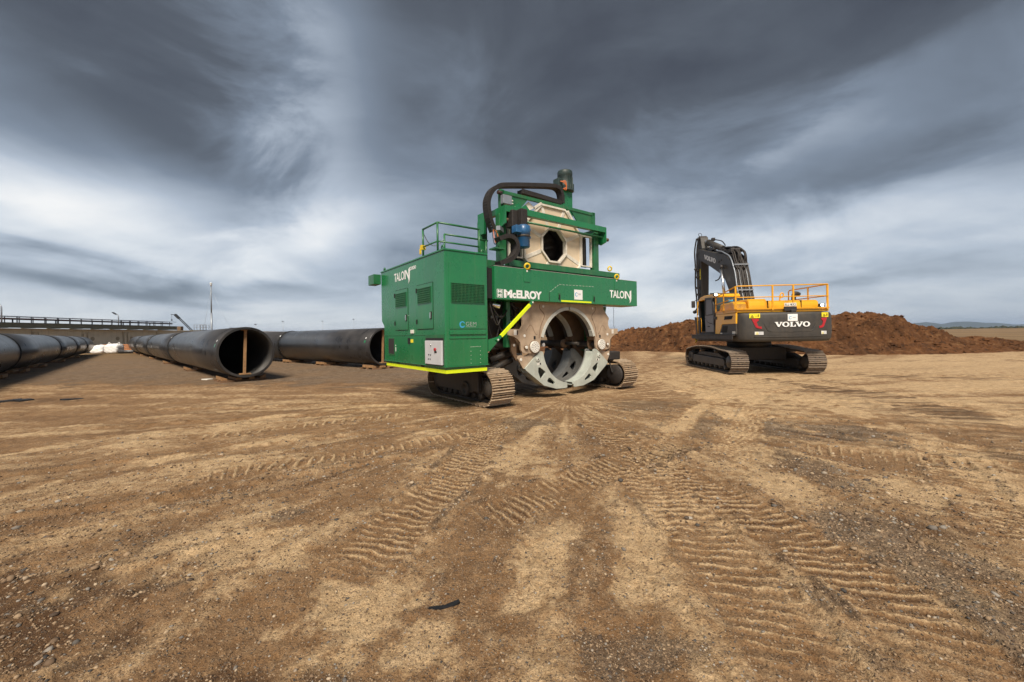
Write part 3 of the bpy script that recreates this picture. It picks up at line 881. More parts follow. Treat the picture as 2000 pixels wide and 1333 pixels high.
# clods lying on the heap and along its foot
rs_ = np.random.RandomState(31)
nC_ = 7000
ci = rs_.randint(0, nrm, nC_), rs_.randint(60, ncm - 60, nC_)
cp = np.stack([MXg[ci], MYg[ci], mz[ci]], -1)
cp = cp[(cp[:, 2] > 0.02)]
nC_ = len(cp)
cs = 0.025 * (0.17 / 0.025) ** (rs_.rand(nC_) ** 2.2)
octv = np.array([(1, 0, 0), (-1, 0, 0), (0, 1, 0), (0, -1, 0), (0, 0, 1), (0, 0, -1)])
octf = np.array([(0, 2, 4), (2, 1, 4), (1, 3, 4), (3, 0, 4), (2, 0, 5), (1, 2, 5), (3, 1, 5), (0, 3, 5)])
CV = octv[None] * (0.6 + 0.8 * rs_.rand(nC_, 6, 1)) * np.array([1.1, 1.1, 0.8])
ca_ = rs_.rand(nC_) * 6.28
CV = np.stack([CV[:, :, 0] * np.cos(ca_)[:, None] - CV[:, :, 1] * np.sin(ca_)[:, None], CV[:, :, 0] * np.sin(ca_)[:, None] + CV[:, :, 1] * np.cos(ca_)[:, None], CV[:, :, 2]], -1)
CV = CV * cs[:, None, None] + cp[:, None, :]
cme = bpy.data.meshes.new('mound_clods')
cme.from_pydata(CV.reshape(-1, 3).tolist(), [], (octf[None] + (np.arange(nC_) * 6)[:, None, None]).reshape(-1, 3).tolist())
o = stuff(link_mesh('mound_clods', cme, 'red_spoil'))
o['label'] = 'clods of red soil lying over the dirt mound'

# ------------------------------------------------------------------ far hills and scrub
def ridge(name, y, peaks, x0, x1, depth):
    xs = np.linspace(x0, x1, 160)
    vv = np.linspace(0, 1, 14)
    X, V = np.meshgrid(xs, vv)
    H = np.zeros_like(X)
    for (px, w, h) in peaks:
        H = np.maximum(H, h * np.exp(-((X - px) / w) ** 2))
    H = H * np.sin(np.pi * np.clip(V, 0.0, 1)) ** 0.8 * (1 + 0.16 * fbm(X * 0.01, V * 4, 3)) - 6
    Yg = y + V * depth + 60 * fbm(X * 0.004, V * 2, 2)
    ix = np.arange(X.size).reshape(X.shape)
    qd = np.stack([ix[:-1, :-1], ix[:-1, 1:], ix[1:, 1:], ix[1:, :-1]], -1).reshape(-1, 4)
    return structure(link_mesh(name, grid_mesh(name, X.ravel(), Yg.ravel(), H.ravel(), qd), 'hill_scrub'))
ridge('hills', 3300, [(3765, 80, 60), (3930, 55, 38), (4150, 120, 60), (4290, 100, 50), (4620, 170, 28), (5000, 300, 36)], 3450, 6200, 900)

def ico_clump(n, seed, place, size, squash):
    rs = np.random.RandomState(seed)
    bm = bmesh.new()
    bmesh.ops.create_icosphere(bm, subdivisions=1, radius=1.0)
    bv = np.array([v.co[:] for v in bm.verts])
    bf = np.array([[v.index for v in f.verts] for f in bm.faces])
    bm.free()
    V, F = [], []
    for i in range(n):
        p = place(rs)
        s = size(rs)
        vv = bv * (0.7 + 0.6 * rs.rand(len(bv), 1)) * np.array([s * 1.3, s * 1.3, s * squash])
        V.append(vv + np.array(p))
        F.append(bf + i * len(bv))
    me = bpy.data.meshes.new('scrub')
    me.from_pydata(np.concatenate(V).tolist(), [], np.concatenate(F).tolist())
    return me
def far_place(rs):
    a = R(4 + 54 * rs.rand())
    d = 420 + 480 * rs.rand()
    return (d * math.sin(a), d * math.cos(a), 0.3)
o = stuff(link_mesh('distant_scrub', ico_clump(1400, 21, far_place, lambda rs: 1.0 + 1.8 * rs.rand() ** 2, 0.85), 'scrub_dark'))
o['label'] = 'dark line of scrub along the far edge of the dry plain'

# ------------------------------------------------------------------ concrete wall with buttresses
wall = thing('concrete_wall', 'long weathered concrete retaining wall with paired vertical ribs behind the pipes', 'wall', (-53, 34, 0))
y = 0.0
k = 0
while y < 60:
    L = 5.2
    MB().box(-0.18, 0.18, y + 0.02, y + L - 0.02, -0.2, 2.8).build('wall_panel', 'concrete', wall, 0.02)
    for dy in (0.10, 0.62):
        MB().prism([(0.181, -0.2), (0.42, -0.2), (0.34, 2.2), (0.25, 2.55), (0.181, 2.62)], 'y', y + dy, y + dy + 0.24).build('buttress', 'concrete', wall, 0.02)
    for dy in (1.25, 4.5):
        MB().cyl((0.175, y + dy, 1.75), (0.20, y + dy, 1.75), 0.26, n=18).build('plug', 'concrete_stain', wall)
    y += L
MB().box(-0.26, 0.26, 0, y, 2.80, 2.95).build('coping', 'concrete', wall, 0.02)

# elevated walkway carried by the wall
wk = thing('elevated_walkway', 'olive steel walkway with dark railings carried along the concrete wall', 'walkway', (-52.0, 33, 0))
WL = 29.0
MB().box(0.45, 0.60, 0, WL, 3.02, 3.44).box(0.40, 0.66, 0, WL, 3.44, 3.48).box(0.40, 0.66, 0, WL, 2.98, 3.02).build('girder', 'olive_steel', wk)
MB().box(-0.9, 0.62, 0.02, WL - 0.02, 3.482, 3.53).build('deck', 'rail_dark', wk)
y = 1.0
while y < WL:
    MB().box(-1.0, 0.40, y, y + 0.18, 2.955, 3.02).bar((-0.8, y + 0.09, 2.96), (-0.8, y + 0.09, 3.49), 0.1, 0.1).build('bracket', 'olive_steel', wk)
    y += 2.4
for rx in (0.5, -0.8):
    y = 0.3
    while y < WL:
        MB().bar((rx, y, 3.53), (rx, y, 4.16), 0.06, 0.06).build('post', 'rail_dark', wk)
        y += 1.25
    MB().bar((rx, 0, 4.17), (rx, WL, 4.17), 0.055, 0.05).build('handrail', 'rail_dark', wk)
MB().cyl((-0.15, 0, 3.93), (-0.15, WL, 3.93), 0.10, n=12).build('service_pipe', 'rust_pipe', wk)
y = 1.2
while y < WL:
    MB().bar((-0.15, y, 3.53), (-0.15, y, 3.9), 0.08, 0.08).build('pipe_support', 'rail_dark', wk)
    y += 4.0

def lamp_post(x, y, zb, zt, label, lean):
    t_ = thing('lamp_post', label, 'lamp post', (x, y, zb))
    h = zt - zb
    MB().tube([(0, 0, 0), (0, 0, h - 0.35), (lean * 0.12, 0, h - 0.1), (lean * 0.3, 0, h)], 0.055, 8).build('pole', 'galvanised', t_)
    MB().bar((lean * 0.25, 0, h - 0.05), (lean * 0.75, 0, h + 0.22), 0.24, 0.12).build('lamp_head', 'rail_dark', t_, 0.02)
    return t_
lamp_post(-51.4, 40.7, 3.53, 5.35, 'lamp post on the walkway far to the side of the bulk bags', -1)
lamp_post(-51.4, 52.8, 3.53, 4.95, 'lamp post on the walkway above the two white bulk bags', -1)

mast = thing('mast', 'slender guyed steel mast with small white head in front of the wall', 'mast', (-44.6, 60, 0))
MB().cyl((0, 0, 0), (0, 0, 5.4), 0.14, 0.12, 12).build('lower_tube', 'galvanised', mast)
MB().cyl((0, 0, 5.4), (0, 0, 9.4), 0.09, 0.07, 12).build('upper_tube', 'galvanised', mast)
MB().cyl((0, 0, 9.4), (0, 0, 9.72), 0.13, 0.13, 10).cyl((0, 0, 9.72), (0, 0, 9.86), 0.22, 0.1, 12).build('head', 'white_paint', mast)
for gx_, gy_ in ((3.4, 1), (-3.0, 1.5), (0.6, -3)):
    MB().cyl((0, 0, 8.9), (gx_, gy_, 0.0), 0.008, n=5).build('guy_wire', 'galvanised', mast)

jib = thing('jib_crane', 'small lattice jib crane leaning over the top of the wall', 'crane', (-57.0, 72, 0))
MB().box(-0.3, 0.3, -0.3, 0.3, 0, 3.1).build('pedestal', 'olive_steel', jib)
for s in (-0.22, 0.22):
    MB().bar((0, s, 3.0), (-2.75, s, 5.75), 0.10, 0.10).build('boom_chord', 'rail_dark', jib)
for i in range(9):
    f0 = i / 9
    MB().bar((-2.75 * f0, -0.22, 3.0 + 2.75 * f0), (-2.75 * (f0 + 0.1), 0.22, 3.0 + 2.75 * (f0 + 0.1)), 0.05, 0.05).build('lacing', 'rail_dark', jib)
MB().bar((-2.3, 0, 5.25), (-3.0, 0, 5.95), 0.34, 0.34).build('boom_head', 'rail_dark', jib)
MB().bar((-2.9, 0, 5.9), (-3.7, 0, 5.98), 0.10, 0.10).cyl((-3.6, 0, 5.95), (-3.6, 0, 5.1), 0.02, n=6).box(-3.68, -3.52, -0.06, 0.06, 4.85, 5.1).build('hook', 'rail_dark', jib)
plat = thing('service_platform', 'railed steel service platform behind the wall beside the jib crane', 'platform', (-55.8, 73, 0))
MB().box(-1.1, 1.1, -0.8, 0.8, 2.98, 3.12).build('deck', 'rail_dark', plat)
for x_ in (-1.0, 1.0):
    for y_ in (-0.7, 0.7):
        MB().bar((x_, y_, 0), (x_, y_, 2.98), 0.14, 0.14).build('leg', 'olive_steel', plat)
for y_ in (-0.75, 0.75):
    for x_ in (-1.05, -0.55, 0, 0.5, 1.05):
        MB().bar((x_, y_, 3.12), (x_, y_, 4.05), 0.06, 0.06).build('post', 'galvanised', plat)
    MB().bar((-1.05, y_, 4.07), (1.05, y_, 4.07), 0.06, 0.06).bar((-1.05, y_, 3.6), (1.05, y_, 3.6), 0.05, 0.05).build('handrail', 'galvanised', plat)
cb = thing('equipment_cabinet', 'rusty brown equipment cabinet standing above the wall under the jib crane', 'cabinet', (-58.7, 71.5, 0))
MB().box(-0.32, 0.32, -0.3, 0.3, 3.0, 3.8).build('body', 'brown_cast', cb, 0.02)
MB().box(-0.4, 0.4, -0.4, 0.4, 0, 3.0).build('plinth', 'olive_steel', cb)
lf = thing('low_railing', 'low dark railing on the wall beyond the guyed mast', 'railing', (-53, 76, 2.95))
for i in range(9):
    MB().bar((0, i * 0.95, 0), (0, i * 0.95, 0.55), 0.09, 0.09).build('post', 'rail_dark', lf)
MB().bar((0, -0.05, 0.58), (0, 7.7, 0.58), 0.09, 0.08).build('handrail', 'rail_dark', lf)
for i, (x_, y_, h_) in enumerate(((-54.5, 86, 5.4), (-55.5, 98, 6.4), (-51.5, 110, 6.8), (-43, 110, 7.2), (-34, 120, 6.6))):
    lp = thing('light_pole', 'thin far light pole standing beyond the end of the wall', 'light pole', (x_, y_, 0), 0, 'far light poles beyond the wall')
    MB().cyl((0, 0, 0), (0, 0, h_ - 1), 0.05, 0.035, 8).build('pole', 'galvanised', lp)
    MB().box(-0.28, 0.12, -0.1, 0.1, h_ - 1.0, h_ - 0.85).build('lamp_head', 'rail_dark', lp)
sh = thing('far_shelter', 'low flat roofed shelter far beyond the black pipe', 'shelter', (-47, 105, 0))
MB().box(-1.9, 1.9, -1, 1, 2.6, 2.85).build('roof', 'rail_dark', sh)
for x_ in (-1.7, 1.7):
    MB().bar((x_, -0.8, 0), (x_, -0.8, 2.6), 0.14, 0.14).build('post', 'rail_dark', sh)
    MB().bar((x_, 0.8, 0), (x_, 0.8, 2.6), 0.14, 0.14).build('post', 'rail_dark', sh)

# ------------------------------------------------------------------ bulk bags, barrier, offcut
def bulk_bag(label, loc, w, h, slump, seed):
    n = 26
    xs = np.linspace(-1, 1, n)
    bm = bmesh.new()
    bmesh.ops.create_cube(bm, size=2)
    bmesh.ops.subdivide_edges(bm, edges=bm.edges[:], cuts=16, use_grid_fill=True)
    P = np.array([v.co[:] for v in bm.verts])
    nrm_ = P / (np.abs(P) ** 5).sum(1, keepdims=True) ** (1 / 5)
    zz = (nrm_[:, 2] + 1) / 2
    wob = fbm(nrm_[:, 0] * 2.3 + seed, nrm_[:, 2] * 2.8 + nrm_[:, 1] * 1.7, 4)
    fold = np.abs(perlin(nrm_[:, 0] * 3.5 + seed, nrm_[:, 2] * 5.0 + nrm_[:, 1]))
    bul = 1 + 0.06 * np.sin(zz * np.pi) + 0.05 * wob - 0.06 * fold - slump * 0.55 * zz ** 1.6
    top = h * zz * (1 - slump * 0.35 * (np.abs(nrm_[:, 0] - 0.2)) ** 1.2) + 0.07 * wob * zz
    for v, p, b_, z_ in zip(bm.verts, nrm_, bul, top):
        v.co = (p[0] * w / 2 * b_, p[1] * w * 0.36 * b_, max(z_, 0.0))
    me = bpy.data.meshes.new('bag_body')
    bm.to_mesh(me)
    bm.free()
    for p in me.polygons:
        p.use_smooth = True
    t_ = thing('bulk_bag', label, 'bulk bag', loc)
    link_mesh('bag_body', me, 'bag_white', t_)
    if slump < 0.2:
        for x_ in (-w * 0.40, w * 0.36):
            MB().tube(smooth_path([(x_ - 0.10, 0, h * 0.90), (x_ - 0.07, 0, h + 0.10), (x_ + 0.02, 0.02, h + 0.16), (x_ + 0.12, 0, h + 0.06), (x_ + 0.14, 0, h * 0.9)], 4), 0.028, 6).build('lifting_loop', 'bag_white', t_)
    return t_
bulk_bag('slumped white bulk bag beside the end of the pipe', (-48.4, 47.4, 0), 1.5, 1.0, 0.42, 3.3)
bulk_bag('upright square white bulk bag with lifting loops in front of the orange barrier', (-46.2, 46.9, 0), 1.5, 1.12, 0.04, 8.1)
bf = thing('barrier_fence', 'orange plastic mesh barrier along the foot of the concrete wall', 'barrier', (-49.5, 48.6, 0))
m_ = MB()
for i in range(64):
    m_.box(i * 0.105, i * 0.105 + 0.05, -0.008, 0.008, 0.03, 1.02)
for z_ in (0.05, 0.35, 0.68, 0.98):
    m_.box(0, 6.7, -0.006, 0.010, z_, z_ + 0.05)
stuff(m_.build('mesh_panel', 'barrier_orange', bf))
for x_ in (0.0, 2.2, 4.4, 6.6):
    MB().cyl((x_, 0.05, 0), (x_, 0.05, 1.15), 0.03, n=8).build('stake', 'galvanised', bf)
oc = thing('pipe_offcut', 'short black pipe offcut lying on the ground by the orange barrier', 'pipe', (-43.6, 46.5, 0.20))
for s in (0,):
    MB().lathe([(0.20, -1.5), (0.20, 1.5), (0.17, 1.5), (0.17, -1.5), (0.20, -1.5)], (0, 0, 0), (1, 0.1, 0), 24).build('tube', 'pipe_black', oc)

# ------------------------------------------------------------------ pipe strings
PD, PT = 1.80, 0.085
def pipe_string(label, near, far, joints, name_end):
    n2, f2 = Vector((near[0], near[1], 0)), Vector((far[0], far[1], 0))
    dirv = (f2 - n2).normalized()
    ang = math.atan2(dirv.y, dirv.x)
    L = (f2 - n2).length
    zb = 0.15
    t_ = thing('pipe_string', label, 'pipe', (near[0], near[1], zb + PD / 2), ang)
    cuts = [0.0] + list(joints) + [L]
    r, ri = PD / 2, PD / 2 - PT
    for a_, b_ in zip(cuts[:-1], cuts[1:]):
        mb = MB()
        mb.lathe([(r - 0.012, a_), (r, a_ + 0.012), (r, b_ - 0.004), (ri, b_ - 0.004)], (0, 0, 0), (1, 0, 0), 80)
        ro = len(mb.f)
        mb.lathe([(ri, b_ - 0.004), (ri, a_), (r - 0.012, a_)], (0, 0, 0), (1, 0, 0), 80)
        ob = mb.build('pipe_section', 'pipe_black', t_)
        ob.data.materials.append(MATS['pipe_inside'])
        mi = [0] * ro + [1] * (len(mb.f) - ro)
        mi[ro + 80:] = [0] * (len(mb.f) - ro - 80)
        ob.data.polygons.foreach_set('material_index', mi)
        for p in ob.data.polygons:
            if abs(p.normal.x) > 0.8:
                p.use_smooth = False
    for j in joints:
        MB().lathe([(r - 0.005, j - 0.055), (r + 0.022, j - 0.05), (r + 0.03, j - 0.028), (r + 0.012, j), (r + 0.03, j + 0.028), (r + 0.022, j + 0.05), (r - 0.005, j + 0.055)], (0, 0, 0), (1, 0, 0), 80).build('weld_bead', 'void_dark', t_)
        tg = MB().box(j - 0.07, j + 0.07, -0.04, 0.04, 0, 0.004).build('marker_tag', 'white_paint', t_)
        tg.location = (0, (r + 0.034) * math.sin(R(50)), (r + 0.034) * math.cos(R(50)))
        tg.rotation_euler = (-R(50), 0, 0)
    # end sticker
    for da, mm, dd, sz in ((R(62), 'white_paint', 0.34, 0.05), (R(73), 'green_door', 0.34, 0.07)):
        tg = MB().cyl((0, 0, 0), (0, 0, 0.004), sz, n=4 if mm == 'white_paint' else 16).build('sticker', mm, t_)
        tg.location = (dd, (r + 0.002) * math.sin(da), (r + 0.002) * math.cos(da))
        tg.rotation_euler = (-da, 0, 0)
    return t_, dirv, L
def crib(label, p, dirv, wide, group):
    t_ = thing('timber_cribbing', label, 'timber block', (p.x, p.y, 0), math.atan2(dirv.y, dirv.x), group)
    for s in (-0.5, 0.0, 0.5):
        MB().box(s - 0.05, s + 0.05, -wide, wide, -0.01, 0.062).build('bearer', 'timber_old', t_, 0.006)
    for s in (-0.62, -0.22, 0.18, 0.58):
        if abs(s) > 0.4:
            MB().prism([(s - 0.09 if s < 0 else s - 0.09, 0.064), (s + 0.09, 0.064), (s + 0.09, 0.20 if s > 0 else 0.12), (s - 0.09, 0.12 if s > 0 else 0.20)], 'x', -0.45, 0.45).build('wedge', 'timber', t_, 0.006)
        else:
            MB().box(-0.62, 0.62, s - 0.09, s + 0.09, 0.064, 0.146).build('plank', 'timber', t_, 0.006)
    return t_
PIPES = [
    ('black plastic pipe string whose open end holds an upright timber prop on show', (-9.43, 14.34), (-44.4, 48.0), (12.6, 25.0, 36.5), 'pipe_a'),
    ('black plastic pipe string that runs up behind the green cabinet', (-6.10, 19.4), (-36.5, 44.0), (10.2, 22.0, 33.0), 'pipe_b'),
    ('black plastic pipe string farthest from the green machine with several dark weld beads', (-12.3, 6.05), (-46.75, 43.9), (3.5, 15.6, 27.6, 36.2, 44.0), 'pipe_c'),
]
CRIBLAB = ['low timber cribbing under the pipe string with the prop in its end', 'low timber cribbing under the pipe string behind the green cabinet', 'low timber cribbing under the pipe string farthest from the machine']
for (lab, nr_, fr_, jn, en), cl, offs in zip(PIPES, CRIBLAB, ((0.9, 8.5, 17, 26, 35, 44), (0.45, 5.2, 9.6, 16, 24, 32), (2.0, 9.0, 14.0, 18.5, 23.5, 31, 40))):
    t_, dirv, L = pipe_string(lab, nr_, fr_, jn, en)
    for k in offs:
        if k < L:
            lab_ = cl.replace('low timber cribbing under', 'timber cribbing at the open end of') if k < 1 else cl.replace('under the', 'farther along under the')
            crib(lab_, Vector((nr_[0], nr_[1], 0)) + dirv * k, dirv, 0.72 if k < 1 else 0.66, None if k < 1 else cl.replace('low timber cribbing', 'cribbing'))
def prop(label, near, dirv, inset, rr):
    p = Vector((near[0], near[1], 0)) + dirv * inset
    t_ = thing('timber_prop', label, 'prop', (p.x, p.y, 0.15 + PT), math.atan2(dirv.y, dirv.x))
    h = PD - 2 * PT
    MB().bar((0, 0.02, 0.05), (0, -0.03, h - 0.03), 0.085, 0.085).build('post', 'timber', t_, 0.008)
    MB().box(-0.12, 0.12, -0.17, 0.17, 0.012, 0.055).build('foot_board', 'timber', t_, 0.006)
    MB().box(-0.10, 0.10, -0.09, 0.09, h - 0.035, h - 0.006).build('head_board', 'timber', t_, 0.006)
dA = (Vector((-44.4, 48, 0)) - Vector((-9.43, 14.34, 0))).normalized()
dB = (Vector((-36.5, 44.0, 0)) - Vector((-6.1, 19.4, 0))).normalized()
prop('upright timber prop inside the fully visible open pipe end', (-9.43, 14.34), dA, 0.25, 0)
prop('upright timber prop inside the pipe end beside the green cabinet', (-6.10, 19.4), dB, 0.20, 0)

# ------------------------------------------------------------------ scraps on the ground
def scrap(name, label, cat, pts, h, m):
    cx_, cy_ = np.mean([p[0] for p in pts]), np.mean([p[1] for p in pts])
    z0 = float(ground_fields(np.array([cx_]), np.array([cy_]))[0][0])
    mb = MB()
    n = len(pts)
    rs = random.Random(len(pts) + int(cx_ * 10))
    top = [(p[0] - cx_, p[1] - cy_, h * (0.5 + rs.random())) for p in pts]
    bot = [(p[0] - cx_, p[1] - cy_, -0.02) for p in pts]
    ctr = (0, 0, h * 1.3)
    mb.add(top + bot + [ctr], [(i, (i + 1) % n, 2 * n) for i in range(n)] + [(i, n + i, n + (i + 1) % n, (i + 1) % n) for i in range(n)] + [tuple(range(2 * n - 1, n - 1, -1))])
    o_ = mb.build(name, m)
    o_.location = (cx_, cy_, z0)
    return tag(o_, label, cat)
scrap('rubber_strip', 'torn black rubber strip lying on the bare dirt', 'debris', [(-.50, 2.285), (-.45, 2.275), (-.40, 2.29), (-.35, 2.31), (-.325, 2.345), (-.335, 2.36), (-.37, 2.328), (-.41, 2.308), (-.45, 2.292), (-.49, 2.298)], 0.006, 'asphalt_scrap')
scrap('plastic_sheet_scrap', 'crumpled black plastic sheet on the dirt near the pipe string farthest from the green machine', 'debris', [(-13.3, 10.35), (-13.05, 10.25), (-12.85, 10.38), (-12.62, 10.32), (-12.5, 10.55), (-12.68, 10.62), (-12.85, 10.52), (-13.0, 10.70), (-13.25, 10.55)], 0.035, 'asphalt_scrap')
scrap('plastic_sheet_scrap', 'small black plastic sheet scrap beside the crumpled sheet', 'debris', [(-11.95, 10.65), (-11.78, 10.58), (-11.6, 10.72), (-11.45, 10.70), (-11.5, 10.85), (-11.75, 10.82)], 0.02, 'asphalt_scrap')
scrap('paper_scrap', 'pale yellow scrap of paper on the gravel by the open pipe end', 'debris', [(-11.75, 15.25), (-11.5, 15.2), (-11.42, 15.38), (-11.65, 15.45)], 0.03, 'disc_white')
#MACHINE
# ------------------------------------------------------------------ crawler tracks
def crawler(root, x0, x1, pts, n, shoe_mat, outward):
    """pts: closed (y,z) loop, top run towards +y. returns the track part"""
    loop = smooth_path([(0, p[0], p[1]) for p in pts], 6, True)
    P, tot = resample_closed(loop, n)
    pitch = tot / n
    w = x1 - x0
    tr = MB()
    # inner chain band
    c0, c1 = x0 + w * 0.36, x1 - w * 0.36
    inner = []
    m = len(loop)
    cy_, cz_ = sum(p.y for p in loop) / m, sum(p.z for p in loop) / m
    v, f = [], []
    for p, q in zip(loop, loop[1:] + loop[:1]):
        tgt = (q - p).normalized()
        nn = Vector((0, tgt.z, -tgt.y))
        i_ = p + nn * 0.07
        v += [(c0, p.y, p.z), (c1, p.y, p.z), (c1, i_.y, i_.z), (c0, i_.y, i_.z)]
    for k in range(m):
        a_, b_ = k * 4, ((k + 1) % m) * 4
        f += [(a_ + j, a_ + (j + 1) % 4, b_ + (j + 1) % 4, b_ + j) for j in range(4)]
    tr.add(v, f)
    track = tr.build('crawler_track', 'dark_steel', root)
    sm_ = MB()
    hp = pitch / 2 * 0.94
    sm_.box(-w / 2, w / 2, -hp, hp, 0.0, 0.018)
    for gy, gh in ((-hp * 0.90, 0.052), (-hp * 0.05, 0.040), (hp * 0.80, 0.040)):
        sm_.prism([(gy - 0.012, 0.017), (gy + 0.012, 0.017), (gy + 0.007, gh), (gy - 0.007, gh)], 'x', -w / 2, w / 2)
    nf = len(sm_.f)
    nridge = nf - 6
    for bx in (-w * 0.14, w * 0.09):
        sm_.box(bx, bx + 0.045, hp * 0.25, hp * 0.60, 0.0, 0.0215)
    me = sm_.mesh('shoe')
    me.materials.append(MATS[shoe_mat])
    me.materials.append(MATS['void_dark'])
    me.materials.append(MATS[shoe_mat + '_ridge'])
    me.polygons.foreach_set('material_index', [0] * 6 + [2] * nridge + [1] * (len(me.polygons) - nf))
    for i in range(n):
        p, q = P[i], P[(i + 1) % n]
        c_ = (p + q) / 2
        o_ = bpy.data.objects.new('shoe', me)
        COL.objects.link(o_)
        o_.parent = track
        o_.location = ((x0 + x1) / 2, c_.y, c_.z)
        o_.rotation_euler = (math.atan2(q.z - p.z, q.y - p.y), 0, 0)
    return track
def stadium(ya, yb, zc_, r, n=7):
    """closed loop: top run towards +y"""
    pts = [(ya + (yb - ya) * i / 5, zc_ + r) for i in range(6)]
    pts += [(yb + r * math.sin(R(180 * i / n)), zc_ + r * math.cos(R(180 * i / n))) for i in range(1, n)]
    pts += [(yb - (yb - ya) * i / 5, zc_ - r) for i in range(6)]
    pts += [(ya - r * math.sin(R(180 * i / n)), zc_ - r * math.cos(R(180 * i / n))) for i in range(1, n)]
    return pts

# ------------------------------------------------------------------ green pipe fusion machine
TH_M = 0.6521
fm = thing('pipe_fusion_machine', 'tall green crawler pipe fusion machine with open round clamp jaws and cream facer', 'fusion machine', (-0.5808, 8.4873, 0), TH_M)

for (x0, x1, outer) in ((0.0, 0.57, -1), (4.34, 4.91, -1)):
    tk = crawler(fm, x0, x1, stadium(0.09, 2.38, 0.405, 0.345), 44, 'muddy_steel', outer)
    MB().box(x0 + 0.12, x1 - 0.12, 0.28, 2.35, 0.24, 0.62).build('track_frame', 'dark_steel', tk, 0.02)
    for yy, nm in ((0.09, 'idler_wheel'), (2.38, 'drive_sprocket')):
        MB().lathe([(0.0, -0.20), (0.17, -0.20), (0.18, -0.185), (0.18, -0.10), (0.25, -0.09), (0.265, -0.06), (0.265, 0.06), (0.25, 0.09), (0.18, 0.10), (0.18, 0.185), (0.17, 0.20), (0, 0.20)], ((x0 + x1) / 2, yy, 0.405), (1, 0, 0), 28).build(nm, 'dark_steel', tk)
    for i in range(7):
        MB().lathe([(0.0, -0.17), (0.07, -0.17), (0.085, -0.15), (0.085, 0.15), (0.07, 0.17), (0, 0.17)], ((x0 + x1) / 2, 0.42 + i * 0.27, 0.20), (1, 0, 0), 14).build('roller', 'dark_steel', tk)
    if x0 == 0:
        MB().box(0.03, 0.118, 0.55, 2.25, 0.26, 0.72).build('guard_plate', 'dark_steel', tk, 0.015)
        MB().lathe([(0.0, 0.0), (0.095, 0.0), (0.10, -0.035), (0.155, -0.035), (0.165, -0.02), (0.165, 0.03)], (0.02, 0.84, 0.34), (1, 0, 0), 24).build('boss', 'dark_steel', tk)
        MB().box(0.01, 0.13, 0.30, 0.55, 0.30, 0.74).build('motor_housing', 'dark_steel', tk, 0.02)
    else:
        MB().lathe([(0.0, -0.02), (0.255, -0.02), (0.27, 0.0), (0.27, 0.05), (0.0, 0.05)], (x0 + 0.02, 0.09, 0.405), (1, 0, 0), 32).build('wheel_cover', 'black_rubber', tk)
        MB().tube(smooth_path([(x0 - 0.03, 0.25, 0.9), (x0 - 0.05, 0.18, 0.65), (x0 - 0.04, 0.12, 0.45)], 6), 0.02, 8).build('hose', 'black_rubber', tk)
        MB().box(x0 - 0.16, x0 + 0.30, 0.1, 1.9, 0.80, 1.03).build('fender_box', 'black_rubber', tk, 0.03)

# chassis between tracks and the legs that carry the beam
MB().box(0.45, 4.45, 2.2, 2.75, 0.42, 0.75).box(0.40, 0.62, 0.9, 2.6, 0.40, 0.95).box(4.30, 4.50, 0.9, 2.6, 0.42, 0.79).build('chassis', 'dark_steel', fm, 0.02)
MB().box(0.42, 0.75, 1.1, 2.3, 0.952, 2.29).build('leg', 'green_frame', fm, 0.015)
MB().prism([(3.55, 2.292), (4.46, 2.292), (4.30, 1.66), (4.24, 0.80), (4.05, 0.80), (4.02, 1.66)], 'y', 0.42, 1.7).build('leg', 'green_frame', fm, 0.012)
MB().box(0.767, 0.88, 0.25, 0.40, 1.25, 2.292).build('brace_post', 'green_frame', fm, 0.008)
# generator cabinet
CX0, CX1, CY0, CY1, CZ0, CZ1 = -0.987, 0.0, -0.138, 3.30, 0.93, 3.208
cab_ = MB().prism([(CY0, CZ0), (CY1 - 0.12, CZ0), (CY1 - 0.12, 1.80), (CY1 + 0.05, 1.94), (CY1 + 0.05, CZ1), (CY0, CZ1)], 'x', CX0, CX1).build('generator_cabinet', 'green_paint', fm, 0.018)
MB().box(CX0 + 0.03, CX1 - 0.03, CY0 + 0.03, CY1 - 0.16, 0.80, 0.928).build('skirt', 'green_paint', cab_, 0.01)
MB().box(CX0 - 0.012, CX1 + 0.012, CY0 - 0.012, CY1 - 0.11, 0.922, 0.942).build('drip_edge', 'green_door', cab_, 0.004)
MB().box(CX0 - 0.016, CX1 + 0.01, CY0 - 0.016, CY1 + 0.06, CZ1 - 0.012, CZ1 + 0.022).build('roof_sheet', 'green_paint', cab_, 0.006)
MB().box(CX0 + 0.022, CX1 - 0.02, CY0 + 0.0225, CY0 + 0.034, 0.803, 0.872).box(CX0 + 0.0225, CX0 + 0.034, CY0 + 0.0235, CY1 - 0.20, 0.803, 0.872).build('hazard_stripe', 'hivis', cab_)
for s0 in (2.24, 0.88):
    MB().box(CX0 + 0.027, CX0 + 0.05, s0, s0 + 0.16, 0.874, 0.918).build('fork_slot', 'void_dark', cab_)
SX = CX0                              # outside face of the long side
def side_box(name, y0, y1, z0, z1, d, m, par, bevel=0.004, lift=0.0):
    return MB().box(SX - lift - d, SX - lift + 0.002, y0, y1, z0, z1).build(name, m, par, bevel)
